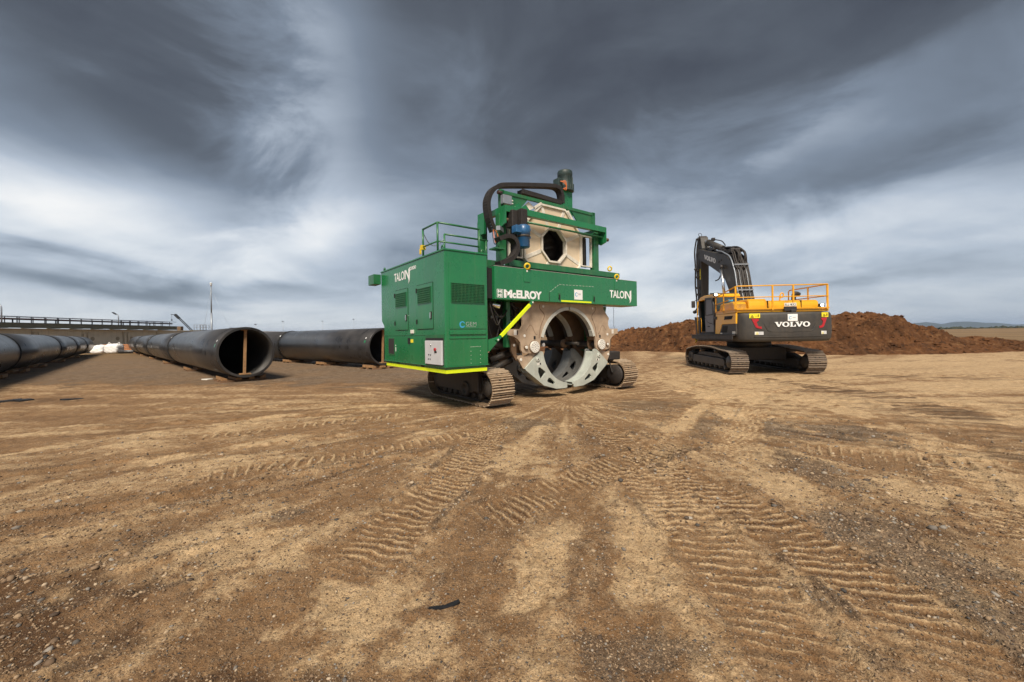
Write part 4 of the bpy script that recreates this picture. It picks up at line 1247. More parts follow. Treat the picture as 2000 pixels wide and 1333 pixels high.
def grille(name, y0, y1, z0, z1, par, ny, nz_, axis='x', lift=0.012):
    if axis == 'x':
        g = MB().box(SX - lift - 0.003, SX - lift + 0.001, y0, y1, z0, z1)
    else:
        g = MB().box(y0, y1, CY0 - lift - 0.003, CY0 - lift + 0.001, z0, z1)
    back = g.build('vent_opening', 'void_dark', par)
    b_ = MB()
    for i in range(ny + 1):
        p = y0 + (y1 - y0) * i / ny
        if axis == 'x':
            b_.box(SX - lift - 0.016, SX - lift - 0.004, p - 0.0045, p + 0.0045, z0 - 0.007, z1 + 0.007)
        else:
            b_.box(p - 0.0045, p + 0.0045, CY0 - lift - 0.016, CY0 - lift - 0.004, z0 - 0.007, z1 + 0.007)
    for i in range(nz_ + 1):
        p = z0 + (z1 - z0) * i / nz_
        if axis == 'x':
            b_.box(SX - lift - 0.019, SX - lift - 0.006, y0 - 0.007, y1 + 0.007, p - 0.0045, p + 0.0045)
        else:
            b_.box(y0 - 0.007, y1 + 0.007, CY0 - lift - 0.019, CY0 - lift - 0.006, p - 0.0045, p + 0.0045)
    return b_.build(name, 'green_frame', par)
for (y0, y1) in ((1.628, 2.385), (0.370, 1.130)):
    side_box('door_gap', y0 - 0.012, y1 + 0.012, 1.676, 2.642, 0.0035, 'void_dark', cab_, 0)
    side_box('door', y0, y1, 1.688, 2.63, 0.014, 'green_door', cab_, 0.005)
    grille('vent_grille', y0 + 0.075, y1 - 0.08, 2.235, 2.548, cab_, 12, 7, 'x', 0.0145)
    side_box('door_handle', y0 + 0.03, y0 + 0.105, 1.88, 2.04, 0.022, 'void_dark', cab_, 0.006)
    MB().box(SX - 0.045, SX - 0.022, y0 + 0.055, y0 + 0.082, 1.90, 2.02).build('handle_grip', 'chrome', cab_, 0.004)
    for z_ in (1.80, 2.47):
        side_box('hinge', y1 - 0.03, y1 + 0.02, z_, z_ + 0.10, 0.03, 'void_dark', cab_, 0.006)
side_box('window_frame', 2.44, 2.87, 1.085, 1.515, 0.012, 'green_frame', cab_, 0.004)
side_box('window_pane', 2.475, 2.835, 1.115, 1.485, 0.016, 'black_rubber', cab_, 0.004)
side_box('mark', 2.385, 2.415, 1.18, 1.28, 0.003, 'white_paint', cab_, 0)
MB().cyl((SX - 0.003, 2.40, 1.32), (SX, 2.40, 1.32), 0.018, n=12).build('mark', 'white_paint', cab_)
side_box('recess', 1.53, 1.67, 1.36, 1.50, 0.004, 'void_dark', cab_, 0)
side_box('warning_label', 1.37, 1.51, 1.395, 1.47, 0.003, 'label_yellow', cab_, 0)
side_box('breaker_box', 1.32, 1.46, 1.60, 1.68, 0.03, 'disc_white', cab_, 0.006)
side_box('seam_strip', -0.10, 3.16, 1.560, 1.578, 0.008, 'green_paint', cab_, 0.003)
side_box('niche_frame', -0.085, 0.765, 0.945, 1.558, 0.006, 'green_frame', cab_, 0.003)
side_box('niche_shadow', -0.07, 0.72, 0.95, 1.50, 0.0085, 'void_dark', cab_, 0)  # near-black plate painted in for the shadow round the control box
cbx = side_box('control_box', -0.045, 0.69, 0.965, 1.445, 0.045, 'box_grey', cab_, 0.008)
MB().cyl((SX - 0.075, 0.20, 1.27), (SX - 0.044, 0.20, 1.27), 0.032, n=14).build('isolator_knob', 'red_paint', cab_)
MB().box(SX - 0.049, SX - 0.046, 0.15, 0.25, 1.20, 1.235).build('label_plate', 'void_dark', cab_)
for (yy, zz) in ((0.50, 1.16), (0.42, 1.155), (0.52, 1.07), (0.44, 1.07)):
    MB().cyl((SX - 0.054, yy, zz), (SX - 0.044, yy, zz), 0.014, n=10).build('button', 'void_dark', cab_)
MB().cyl((SX - 0.06, 0.40, 1.36), (SX - 0.044, 0.40, 1.36), 0.02, n=10).build('lock', 'chrome', cab_)
# front face of the cabinet
def front_box(name, x0, x1, z0, z1, d, m, par, bevel=0.004, lift=0.0, y=CY0):
    return MB().box(x0, x1, y - lift - d, y - lift + 0.002, z0, z1).build(name, m, par, bevel)
front_box('front_panel', -0.90, -0.045, 1.67, 2.98, 0.010, 'green_paint', cab_, 0.004)
grille('vent_grille', -0.855, -0.095, 2.195, 2.568, cab_, 24, 12, 'y', 0.0105)
front_box('panel_rib', -0.90, -0.055, 1.555, 1.635, 0.022, 'green_paint', cab_, 0.018)
front_box('panel_rib', -0.90, -0.055, 1.475, 1.505, 0.012, 'green_paint', cab_, 0.010)
for i in range(9):
    MB().cyl((-0.42 + i * 0.028, CY0 - 0.004, 1.31), (-0.42 + i * 0.028, CY0, 1.31), 0.006, n=6).build('rivet', 'disc_white', cab_)
for i in range(4):
    for xx in (-0.42, -0.195):
        MB().cyl((xx, CY0 - 0.004, 1.22 - i * 0.08), (xx, CY0, 1.22 - i * 0.08), 0.006, n=6).build('rivet', 'disc_white', cab_)
# cyan ring mark and grey letters
ro_, ri_ = 0.066, 0.040
lp = arc(0, 0, ro_, 20, 335, 40) + [(x, y) for x, y in reversed(arc(0.006, 0.004, ri_, 30, 325, 40))]
plate('logo_ring', [lp], 0.003, (-0.618, CY0 - 0.0125, 1.757), (1, 0, 0), (0, 0, 1), 'cyan_paint', cab_)
lettering('GEM', (-0.535, CY0 - 0.0125, 1.735), (1, 0, 0), (0, 0, 1), 0.245, 0.075, 'grey_lettering', cab_, -0.004, 1.05)
front_box('fine_print', -0.535, -0.295, 1.709, 1.716, 0.0115, 'grey_lettering', cab_, 0)
for yy in (0.03, 3.24):
    MB().lathe([(0.035, -0.012), (0.06, -0.012), (0.06, 0.012), (0.035, 0.012), (0.035, -0.012)], (-0.93, yy, 3.27), (1, 0, 0), 18).box(-0.945, -0.915, yy - 0.05, yy + 0.05, 3.20, 3.225).build('lifting_eye', 'green_frame', cab_)
MB().lathe([(0.03, -0.012), (0.055, -0.012), (0.055, 0.012), (0.03, 0.012), (0.03, -0.012)], (-0.05, -0.06, 3.27), (0, 1, 0), 18).build('lifting_eye', 'green_frame', cab_)
MB().box(-1.18, -0.985, 3.36, 3.78, 2.90, 3.16).build('flood_light_box', 'green_frame', cab_, 0.01)
MB().box(-1.16, -1.0, 3.782, 3.83, 2.92, 3.14).build('flood_light_glass', 'void_dark', cab_, 0.005)

# the word on the long side: TALON 2000, with a hooked last letter
def talon_word(o, r, u, w, h, par, m='white_paint'):
    r, u, o = Vector(r), Vector(u), Vector(o)
    lettering('TALO', o, r, u, w * 0.66, h, m, par, 0.020, 0.95)
    x0 = w * 0.685
    s = w * 0.315
    lpn = [(x0 + s * q[0], h * q[1]) for q in ((0, 0), (0, 1), (.30, 1), (.76, .26), (.76, 1.0), (1.0, 1.18), (1.0, .02), (.94, -.30), (.74, -.60), (.79, -.22), (.70, 0), (.22, .80), (.22, 0))]
    plate('lettering', [lpn], 0.003, o, r, u, m, par)
talon_word((SX - 0.004, 2.43, 2.85), (0, -1, 0), (0, 0, 1), 0.93, 0.205, cab_)
lettering('2000', (SX - 0.004, 1.49, 3.015), (0, -1, 0), (0, 0, 1), 0.33, 0.078, 'white_paint', cab_, 0.02, 0.95)

# roof handrail
hr = MB()
zt, zm = 3.84, 3.46
hr = MB().tube([(-0.9, 0.98, zt), (-0.9, 0.30, zt), (0.12, 0.30, zt)], 0.021, 10).tube([(-0.9, 0.98, zm), (-0.9, 0.30, zm), (0.12, 0.30, zm)], 0.018, 10)
hr.tube([(-0.33, 1.08, zt), (0.85, 1.08, zt)], 0.021, 10)
rail_ = hr.build('handrail', 'green_frame', fm)
for (px_, py_) in ((-0.9, 0.98), (-0.9, 0.30), (-0.33, 1.08), (0.10, 0.30), (0.8, 1.08)):
    MB().cyl((px_, py_, 3.225), (px_, py_, zt), 0.021, n=10).build('post', 'green_frame', rail_)
MB().tube(smooth_path([(-0.9, 0.98, 3.78), (-0.75, 1.02, 3.58), (-0.55, 1.06, 3.55), (-0.33, 1.08, 3.74)], 6), 0.009, 6).build('gate_chain', 'galvanised', rail_)
MB().box(-0.95, -0.85, 0.96, 1.03, 3.40, 3.50).box(-0.97, -0.94, 0.98, 1.02, 3.30, 3.42).build('latch', 'safety_yellow', rail_)

# front beam
bm_ = MB().box(0.185, 5.117, -0.138, 0.42, 2.294, 2.998).build('front_beam', 'green_paint', fm, 0.010)
MB().box(0.05, 0.183, -0.05, 1.2, 2.32, 2.96).build('gap_shade_block', 'void_dark', bm_)  # near-black block added for the shade in the gap beside the cabinet
MB().box(0.185, 5.117, 0.421, 2.6, 2.45, 2.90).build('top_deck', 'green_frame', bm_, 0.01)
MB().box(0.188, 5.114, -0.1385, -0.10, 2.9985, 3.004).build('top_edge_strip', 'liner_grey', bm_)  # light grey strip along the beam's top front edge
BY = -0.138
front_box('hatch_seam', 1.73, 1.744, 2.31, 2.518, 0.002, 'void_dark', bm_, 0, 0, BY)
for i in range(11):
    x_ = 2.06 + i * 0.115
    front_box('hatch_seam', x_, x_ + 0.075, 2.716 + i * 0.002, 2.724 + i * 0.002, 0.002, 'liner_grey', bm_, 0, 0, BY)
for i in range(4):
    x_ = 1.76 + i * 0.075
    MB().bar((x_, BY - 0.001, 2.53 + i * 0.047), (x_ + 0.05, BY - 0.001, 2.562 + i * 0.047), 0.003, 0.008).build('hatch_seam', 'liner_grey', bm_)
st_ = front_box('paper_sign', 2.568, 2.862, 2.385, 2.628, 0.003, 'white_paint', bm_, 0, 0, BY)
plate('sign_ring', [arc(0, 0, 0.05, 30, 330, 30) + list(reversed(arc(0.005, 0, 0.036, 35, 325, 30)))], 0.002, (2.645, BY - 0.0045, 2.51), (1, 0, 0), (0, 0, 1), 'cyan_paint', bm_)
front_box('sign_print', 2.71, 2.80, 2.50, 2.54, 0.0042, 'box_grey', bm_, 0, 0, BY)
front_box('hazard_stripe', 2.12, 3.19, 2.312, 2.352, 0.004, 'hivis', bm_, 0, 0, BY)
for x_ in (2.02, 3.25):
    front_box('latch_hook', x_, x_ + 0.075, 2.40, 2.52, 0.012, 'green_frame', bm_, 0.003, 0, BY)
    front_box('latch_slot', x_ + 0.018, x_ + 0.050, 2.36, 2.48, 0.026, 'void_dark', bm_, 0.004, 0, BY)
for x_, z_ in ((0.98, 2.72), (4.11, 2.72)):
    front_box('eye_plate', x_, x_ + 0.17, z_ - 0.01, 3.02, 0.012, 'green_paint', bm_, 0.008, 0, BY)
    MB().lathe([(0.046, -0.015), (0.075, -0.015), (0.082, 0.0), (0.075, 0.015), (0.046, 0.015), (0.040, 0.0), (0.046, -0.015)], (x_ + 0.085, BY - 0.02, 3.06), (0.35, 1, 0.2), 20).build('lifting_eye', 'safety_yellow', bm_)
    MB().cyl((x_ + 0.085, BY - 0.016, 2.955), (x_ + 0.085, BY - 0.010, 2.955), 0.022, n=10).build('bolt', 'disc_white', bm_)
MB().lathe([(0.046, -0.015), (0.075, -0.015), (0.082, 0.0), (0.075, 0.015), (0.046, 0.015), (0.040, 0.0), (0.046, -0.015)], (4.75, 0.52, 3.42), (0.35, 1, 0.2), 20).build('lifting_eye', 'safety_yellow', bm_)
# maker's mark: framed letters, then the name
sq = 0.150
plate('logo_frame', [[(0, 0), (sq, 0), (sq, 0.178), (0, 0.178)], [(0.008, 0.008), (0.008, 0.170), (sq - 0.008, 0.170), (sq - 0.008, 0.008)]], 0.003, (0.240, BY - 0.003, 2.335), (1, 0, 0), (0, 0, 1), 'white_paint', bm_)
lettering('M', (0.262, BY - 0.003, 2.430), (1, 0, 0), (0, 0, 1), 0.105, 0.068, 'white_paint', bm_, 0.03)
lettering('MI', (0.262, BY - 0.003, 2.349), (1, 0, 0), (0, 0, 1), 0.105, 0.068, 'white_paint', bm_, 0.03)
lettering('M', (0.421, BY - 0.003, 2.335), (1, 0, 0), (0, 0, 1), 0.225, 0.178, 'white_paint', bm_, 0.05)
lettering('c', (0.648, BY - 0.003, 2.335), (1, 0, 0), (0, 0, 1), 0.100, 0.118, 'white_paint', bm_, 0.05)
lettering('ELROY', (0.760, BY - 0.003, 2.335), (1, 0, 0), (0, 0, 1), 0.742, 0.184, 'white_paint', bm_, 0.05, 0.98)
talon_word((3.915, BY - 0.003, 2.488), (1, 0, 0), (0, 0, 1), 0.93, 0.205, bm_)
# diagonal stay with hi-vis sleeve, its gusset
MB().prism([(0.012, 1.445), (0.25, 1.50), (0.30, 1.44), (0.04, 1.20), (0.012, 1.20)], 'y', -0.13, -0.105).build('stay_gusset', 'green_paint', fm, 0.004)
st = MB().bar((0.20, -0.15, 1.415), (1.23, -0.15, 2.292), 0.045, 0.060).build('stay_bar', 'green_paint', fm, 0.006)
MB().bar((0.315, -0.154, 1.513), (1.125, -0.154, 2.203), 0.052, 0.066).build('hazard_sleeve', 'hivis', st)
for p in ((0.23, 1.44), (1.20, 2.262)):
    MB().cyl((p[0], -0.18, p[1]), (p[0], -0.17, p[1]), 0.02, n=10).build('bolt', 'disc_white', st)
MB().box(4.02, 4.09, 0.385, 0.418, 1.70, 2.285).build('hazard_sleeve', 'hivis', fm)
MB().lathe([(0.05, 0), (0.05, 0.16), (0.038, 0.16), (0.038, 0)], (0.30, 0.10, 2.20), (0.75, -0.6, -0.30), 20).build('exhaust_tip', 'chrome', fm)
MB().box(0.06, 0.40, 0.5, 1.0, 1.0, 2.30).build('pump_housing', 'void_dark', fm, 0.02)
for i, (xa, xb, sag) in enumerate(((0.16, 0.55, 0.45), (0.22, 0.75, 0.3), (0.28, 0.95, 0.6), (0.12, 0.62, 0.75), (0.9, 1.25, 0.12), (0.95, 1.3, 0.2), (0.92, 1.15, 0.3))):
    y_ = 0.05 + 0.05 * i
    z1_ = 2.27
    MB().tube(smooth_path([(xa, y_, z1_), ((xa * 2 + xb) / 3, y_ - 0.03, z1_ - sag), ((xa + 2 * xb) / 3, y_ + 0.02, z1_ - sag * 1.1), (xb, y_ + 0.1, z1_ - sag * 0.6 if i < 4 else z1_ - 0.5)], 6), 0.016 if i < 4 else 0.022, 8).build('hydraulic_hose', 'black_rubber', fm)
MB().box(0.45, 1.25, 0.55, 0.70, 1.2, 2.29).build('valve_bank', 'dark_steel', fm, 0.02)
for i in range(5):
    MB().cyl((0.55 + i * 0.14, 0.50, 1.95), (0.55 + i * 0.14, 0.549, 1.95), 0.035, n=10).build('valve_cap', 'galvanised', fm)

# clamp rings: upper tan shells, liners, lower swinging jaws
RC, RZ = 2.60, 1.225
def mir(pts):
    return [(2 * RC - p[0], p[1]) for p in reversed(pts)]
up_left = [(2.598, 2.40), (1.30, 2.40), (1.30, 2.20), (1.065, 1.95), (1.10, 1.86), (1.10, 1.75), (1.04, 1.665), (0.704, 1.665), (0.687, 1.532), (0.83, 1.505), (0.96, 1.43), (1.025, 1.36), (1.035, 1.20), (1.08, 1.13), (1.16, 1.105), (1.52, 1.100), (1.60, 1.14), (1.62, 1.25)] + [p for p in arc(RC, RZ, 0.985, 175, 90.2, 30)]
jaw_left = [p for p in arc(RC, RZ, 0.90, 187, 263, 26)] + [(2.49, 0.21), (2.42, 0.20), (2.12, 0.21), (1.72, 0.322), (1.17, 0.72), (1.15, 0.76), (1.42, 0.985), (1.60, 1.125), (1.66, 1.135)]
hole1 = [(1.545, 0.76), (1.60, 0.765), (1.765, 0.655), (1.775, 0.62), (1.66, 0.50), (1.61, 0.495), (1.54, 0.65)]
hole2 = [(1.82, 0.43), (1.87, 0.495), (1.92, 0.495), (2.07, 0.375), (2.07, 0.335), (2.03, 0.325), (1.84, 0.395)]
sets = ((0.10, 0.36), (0.92, 1.18), (1.70, 1.96))
for si, (ya, yb_) in enumerate(sets):
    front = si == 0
    for side in (0, 1):
        f_ = (lambda q: q) if side == 0 else mir
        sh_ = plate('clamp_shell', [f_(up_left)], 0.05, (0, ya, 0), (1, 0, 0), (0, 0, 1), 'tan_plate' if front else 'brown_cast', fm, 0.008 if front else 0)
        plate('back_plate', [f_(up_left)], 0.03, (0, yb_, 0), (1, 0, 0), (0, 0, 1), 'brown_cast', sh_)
        # curved inner face between the two plates and the liner strips
        def skin(r0, r1, a0, a1, y0, y1, nm, mm, par, n=24):
            o1, i1 = arc(RC, RZ, r1, a0, a1, n), arc(RC, RZ, r0, a0, a1, n)
            if side:
                o1 = [(2 * RC - x, z) for x, z in o1]
                i1 = [(2 * RC - x, z) for x, z in i1]
            return plate(nm, [o1 + i1[::-1]], y1 - y0, (0, (y0 + y1) / 2, 0), (1, 0, 0), (0, 0, 1), mm, par)
        skin(0.99, 1.02, 172, 91.0, ya + 0.026, yb_ - 0.016, 'inner_skin', 'brown_cast', sh_)
        segs = 6
        for k in range(segs):
            a0 = 165 - k * 12.3
            skin(0.905, 0.984, a0, a0 - 12.0, ya - 0.035, ya + 0.09, 'liner', 'liner_grey', sh_, 6)
        skin(0.93, 0.984, 166, 91.5, ya + 0.10, yb_ - 0.02, 'liner_back', 'dark_steel', sh_)
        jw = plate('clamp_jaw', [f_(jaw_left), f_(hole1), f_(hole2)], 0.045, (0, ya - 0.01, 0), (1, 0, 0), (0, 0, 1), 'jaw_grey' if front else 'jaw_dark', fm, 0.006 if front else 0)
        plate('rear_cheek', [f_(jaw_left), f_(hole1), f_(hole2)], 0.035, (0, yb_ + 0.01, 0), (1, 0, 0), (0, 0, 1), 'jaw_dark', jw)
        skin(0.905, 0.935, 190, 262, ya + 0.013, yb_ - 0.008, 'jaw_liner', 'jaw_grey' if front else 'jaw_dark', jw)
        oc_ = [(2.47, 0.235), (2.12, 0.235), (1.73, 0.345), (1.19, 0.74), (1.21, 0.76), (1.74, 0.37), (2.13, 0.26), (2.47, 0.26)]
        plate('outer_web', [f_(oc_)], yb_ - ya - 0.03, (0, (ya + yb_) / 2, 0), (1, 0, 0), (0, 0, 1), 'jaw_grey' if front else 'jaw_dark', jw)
        # lower arm and link in tan steel
        arm_p = [(0.985, 0.99), (1.02, 1.055), (1.10, 1.065), (1.18, 1.035), (1.27, 1.06), (1.34, 1.098), (1.62, 1.095), (1.60, 1.05), (1.42, 0.96), (1.17, 0.75), (1.13, 0.755)]
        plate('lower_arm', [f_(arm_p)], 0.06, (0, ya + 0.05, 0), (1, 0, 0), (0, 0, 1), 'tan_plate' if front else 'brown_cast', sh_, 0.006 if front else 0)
        sgn = lambda x: x if side == 0 else 2 * RC - x
        plate('toggle_link', [f_([(0.80, 1.50), (0.95, 1.47), (1.00, 1.36), (1.00, 1.10), (1.10, 0.98), (1.06, 0.92), (0.98, 0.95), (0.86, 1.15), (0.84, 1.38)])], 0.05, (0, ya + 0.12, 0), (1, 0, 0), (0, 0, 1), 'brown_cast', sh_)
        if front:
            def disc(x, z, r, d, nm, mm, par, y=ya - 0.025, n=24):
                return MB().cyl((sgn(x), y - d, z), (sgn(x), y + 0.002, z), r, n=n).build(nm, mm, par, 0.004)
            dc = disc(1.425, 1.248, 0.135, 0.055, 'rod_end_cap', 'disc_white', sh_, n=32)
            hs = MB()
            for (rr_, cnt) in ((0.0, 1), (0.055, 6), (0.10, 10)):
                for q in range(cnt):
                    aa = 2 * math.pi * q / cnt + rr_ * 7
                    hx, hz = sgn(1.425) + rr_ * math.cos(aa), 1.248 + rr_ * math.sin(aa)
                    hs.cyl((hx, ya - 0.083, hz), (hx, ya - 0.079, hz), 0.009, n=8)
            hs.build('bolt_circle', 'void_dark', sh_)
            disc(1.425, 1.248, 0.150, 0.012, 'cap_seat', 'brown_cast', sh_, n=32)
            disc(1.172, 1.246, 0.055, 0.03, 'pivot_pin', 'brown_cast', sh_)
            disc(1.172, 1.246, 0.036, 0.05, 'pivot_bolt', 'disc_white', sh_)
            disc(1.144, 1.51, 0.034, 0.012, 'bolt', 'disc_white', sh_)
            disc(1.73, 2.20, 0.030, 0.010, 'bolt', 'disc_white', sh_)
            disc(1.066, 0.965, 0.034, 0.012, 'bolt', 'disc_white', sh_, ya + 0.02)
            disc(0.93, 1.30, 0.030, 0.012, 'bolt', 'disc_white', sh_, ya + 0.095)
            disc(1.525, 0.955, 0.062, 0.016, 'pin_washer', 'jaw_grey', jw, ya - 0.0325)
            disc(1.525, 0.955, 0.040, 0.030, 'jaw_pin', 'liner_grey', jw, ya - 0.0325)
            disc(1.525, 0.955, 0.018, 0.032, 'pin_hole', 'void_dark', jw, ya - 0.0325)
            MB().box(sgn(1.56) - 0.05, sgn(1.56) + 0.045, ya - 0.0355, ya - 0.0325, 0.82, 0.875).build('warning_label', 'disc_white', jw)
            MB().box(sgn(1.59) - 0.002, sgn(1.59) + 0.035, ya - 0.0365, ya - 0.0355, 0.825, 0.87).build('label_mark', 'void_dark', jw)
            MB().box(sgn(1.45) - 0.03, sgn(1.45) + 0.03, ya - 0.0275, ya - 0.0245, 1.42, 1.50).build('slot', 'void_dark', sh_, 0.01)
            MB().box(sgn(0.90) - 0.06, sgn(0.90) + 0.02, ya - 0.029, ya - 0.0255, 1.53, 1.645).build('warning_label', 'disc_white', sh_)
            MB().box(sgn(0.935) - 0.012, sgn(0.935) + 0.02, ya - 0.029, ya - 0.0257, 1.54, 1.635).build('warning_label', 'rust_pipe', sh_)
            # cast relief lines
            MB().tube(smooth_path([(sgn(1.62), ya - 0.024, 2.24), (sgn(1.63), ya - 0.024, 2.14), (sgn(1.74), ya - 0.024, 2.04), (sgn(1.76), ya - 0.024, 1.95), (sgn(1.64), ya - 0.024, 1.72), (sgn(1.585), ya - 0.024, 1.45)], 6), 0.009, 6).build('cast_edge', 'brown_cast', sh_)
            MB().tube(smooth_path([(sgn(1.20), ya - 0.024, 1.62), (sgn(1.34), ya - 0.024, 1.76), (sgn(1.48), ya - 0.024, 1.55), (sgn(1.53), ya - 0.024, 1.54)], 6), 0.005, 6).build('cast_edge', 'brown_cast', sh_)
# end plates that close the clamp bay, cylinders along the bay
MB().box(1.25, 3.95, 2.05, 2.15, 1.9, 2.44).build('bay_end_plate', 'void_dark', fm)
MB().box(1.0, 4.2, 0.42, 1.95, 2.401, 2.448).build('bay_roof', 'void_dark', fm)
for sx_ in (1.425, 3.775):
    MB().cyl((sx_, 0.13, 1.248), (sx_, 2.3, 1.248), 0.09, n=20).build('guide_rod', 'dark_steel', fm)
for sx_ in (1.99, 3.21):
    cy2 = MB().lathe([(0.0, 0.0), (0.115, 0.0), (0.12, 0.02), (0.12, 0.06), (0.08, 0.07), (0.08, 0.10), (0, 0.10)], (sx_, 0.92, 1.28), (0, -1, 0), 24).build('cylinder', 'brown_cast', fm)
    MB().cyl((sx_, 0.83, 1.28), (sx_, 0.36, 1.28), 0.045, n=18).build('cylinder_rod', 'chrome' if sx_ < 2.5 else 'dark_steel', cy2)
    MB().cyl((sx_, 0.93, 1.28), (sx_, 1.9, 1.28), 0.085, n=18).build('cylinder_barrel', 'dark_steel', cy2)
for (xa, za, xb, zb) in ((0.55, 0.95, 1.15, 1.15), (0.50, 0.7, 1.1, 0.95), (0.5, 1.35, 1.0, 1.25)):
    MB().cyl((xa, 0.62, za), (xb, 0.52, zb), 0.075, n=16).build('cylinder_barrel', 'dark_steel', fm)
MB().cyl((0.85, 0.30, 1.80), (1.0, 0.22, 1.90), 0.03, n=10).build('cylinder_rod', 'chrome', fm)

# tower that carries the facer
tw = MB().box(1.0, 5.07, 0.42, 0.60, 3.152, 3.30).build('base_rail', 'green_frame', fm, 0.008)
MB().box(0.9, 5.0, 0.44, 0.58, 2.90, 3.15).build('rail_packing', 'dark_steel', tw)
MB().box(0.9, 5.0, 1.50, 1.70, 2.902, 3.30).build('rear_rail', 'green_frame', tw, 0.008)
MB().box(0.42, 1.0, 0.62, 1.45, 2.905, 3.28).build('side_bracket', 'green_frame', tw, 0.01)
for x0, x1 in ((0.86, 1.06), (4.17, 4.37)):
    for y0, y1 in ((0.601, 0.76), (1.40, 1.56)):
        MB().box(x0, x1, y0, y1, 3.28, 4.402).build('column', 'green_frame', tw, 0.008)
for x0 in (0.90, 4.36):
    MB().box(x0, x0 + 0.10, 0.405, 1.55, 4.404, 4.552).build('side_beam', 'green_frame', tw, 0.006)
MB().box(0.90, 4.46, 0.395, 0.44, 4.404, 4.557).build('front_top_beam', 'green_paint', tw, 0.005)
MB().box(0.90, 4.46, 0.44, 0.52, 4.527, 4.556).box(0.90, 4.46, 0.44, 0.52, 4.405, 4.43).build('front_top_beam_flange', 'green_frame', tw)
for x0 in (0.885, 4.435):
    MB().prism([(0.385, 4.55), (0.80, 4.55), (0.78, 4.16), (0.58, 4.07), (0.385, 4.13)], 'x', x0, x0 + 0.03).build('knee_plate', 'green_paint', tw, 0.004)
    MB().prism([(1.235, 4.58), (1.53, 4.58), (1.53, 4.17), (1.46, 4.05), (1.25, 4.05)], 'x', x0 - 0.03, x0 + 0.03).build('knee_plate', 'green_paint', tw, 0.004)
    MB().cyl((x0 + 0.015, 0.50, 4.24), (x0 + 0.22, 0.50, 4.24), 0.05, n=14).build('roller_shaft', 'brown_cast', tw)
# upper carriage frame
MB().box(1.02, 4.36, 0.72, 0.78, 4.935, 5.02).build('upper_beam', 'green_frame', tw, 0.006)
for x0, x1 in ((0.99, 1.11), (4.26, 4.38)):
    MB().box(x0, x1, 0.72, 0.82, 4.553, 5.035).build('upper_post', 'green_frame', tw, 0.006)
MB().prism([(1.33, 4.94), (1.86, 4.94), (1.55, 4.60), (1.33, 4.60)], 'y', 0.74, 0.77).build('gusset', 'green_frame', tw)
MB().prism([(4.26, 4.94), (3.40, 4.94), (3.72, 4.60), (4.26, 4.60)], 'y', 0.74, 0.77).build('gusset', 'green_frame', tw)
MB().box(0.98, 1.235, 0.585, 0.70, 4.66, 4.87).build('junction_box', 'galvanised', tw, 0.006)
for z_ in (4.70, 4.77):
    MB().cyl((1.236, 0.62, z_), (1.29, 0.62, z_), 0.02, n=10).build('cable_gland', 'disc_white', tw)
MB().cyl((1.02, 0.70, 4.93), (0.90, 0.70, 4.93), 0.045, n=12).build('limit_switch', 'rust_pipe', tw)
MB().cyl((1.50, 0.45, 4.265), (4.36, 0.45, 4.265), 0.026, n=12).build('drive_shaft', 'green_frame', tw)
for x_ in (1.20, 1.42):
    MB().prism([(x_, 4.557), (x_ + 0.20, 4.557), (x_ + 0.10, 4.66)], 'y', 0.40, 0.52).build('gusset', 'green_paint', tw)
# facer: octagon of eight cream panels round an octagonal hole
FX, FZ, FY = 2.68, 3.87, 0.70
fac = MB()
def octp(r, k):
    a_ = R(22.5 + 45 * k)
    return (FX + r * math.cos(a_), FZ + r * math.sin(a_))
RO, RI = 1.03 / math.cos(R(22.5)), 0.41 / math.cos(R(22.5))
fr_ = plate('facer', [[octp(RO, k) for k in range(8)], [octp(RO - 0.05, k) for k in range(8)][::-1]], 0.10, (0, FY, 0), (1, 0, 0), (0, 0, 1), 'cream_frame', fm, 0.006)
plate('hole_frame', [[octp(RI + 0.05, k) for k in range(8)], [octp(RI, k) for k in range(8)][::-1]], 0.12, (0, FY, 0), (1, 0, 0), (0, 0, 1), 'cream_frame', fr_, 0.006)
for k in range(8):
    a_, b_ = octp(RI + 0.045, k), octp(RO - 0.045, k)
    MB().bar((a_[0], FY, a_[1]), (b_[0], FY, b_[1]), 0.10, 0.035, (0, 1, 0)).build('rib', 'cream_frame', fr_, 0.004)
    c_, d_ = octp(RO - 0.052, k + 1), octp(RI + 0.052, k + 1)
    a2, b2 = octp(RI + 0.052, k), octp(RO - 0.052, k)
    MB().prism([a2, b2, c_, d_], 'y', FY - 0.005, FY + 0.012).build('panel', 'cream_panel', fr_)
MB().lathe([(0.98, 0.0), (0.98, 0.35), (0.52, 0.35), (0.52, 0.0)], (FX, FY + 0.06, FZ), (0, 1, 0), 24).build('drum', 'dark_steel', fr_)
for z_ in (3.55, 3.75, 3.95, 4.15):
    MB().bar((2.35, 1.12, z_ - 0.2), (3.0, 1.10, z_), 0.06, 0.05).build('inner_brace', 'dark_steel', fr_)
MB().box(1.8, 3.6, 1.25, 1.32, 3.305, 4.6).build('back_shield', 'dark_steel', fr_)
for (x0, x1) in ((3.725, 4.155), (1.195, 1.62)):
    fx = plate('side_guard', [[(x0, 3.42), (x1, 3.42), (x1, 4.30), (x0, 4.30)], [(x0 + 0.035, 3.455), (x0 + 0.035, 4.265), (x1 - 0.035, 4.265), (x1 - 0.035, 3.455)]], 0.07, (0, FY, 0), (1, 0, 0), (0, 0, 1), 'cream_frame', fr_, 0.004)
    MB().box(x0 + 0.037, x1 - 0.037, FY + 0.15, FY + 0.17, 3.44, 4.28).build('guard_back', 'void_dark', fr_)
    MB().cyl(((x0 + x1) / 2, FY + 0.09, 3.44), ((x0 + x1) / 2, FY + 0.09, 4.27), 0.05, n=14).build('screw_jack', 'dark_steel', fr_)
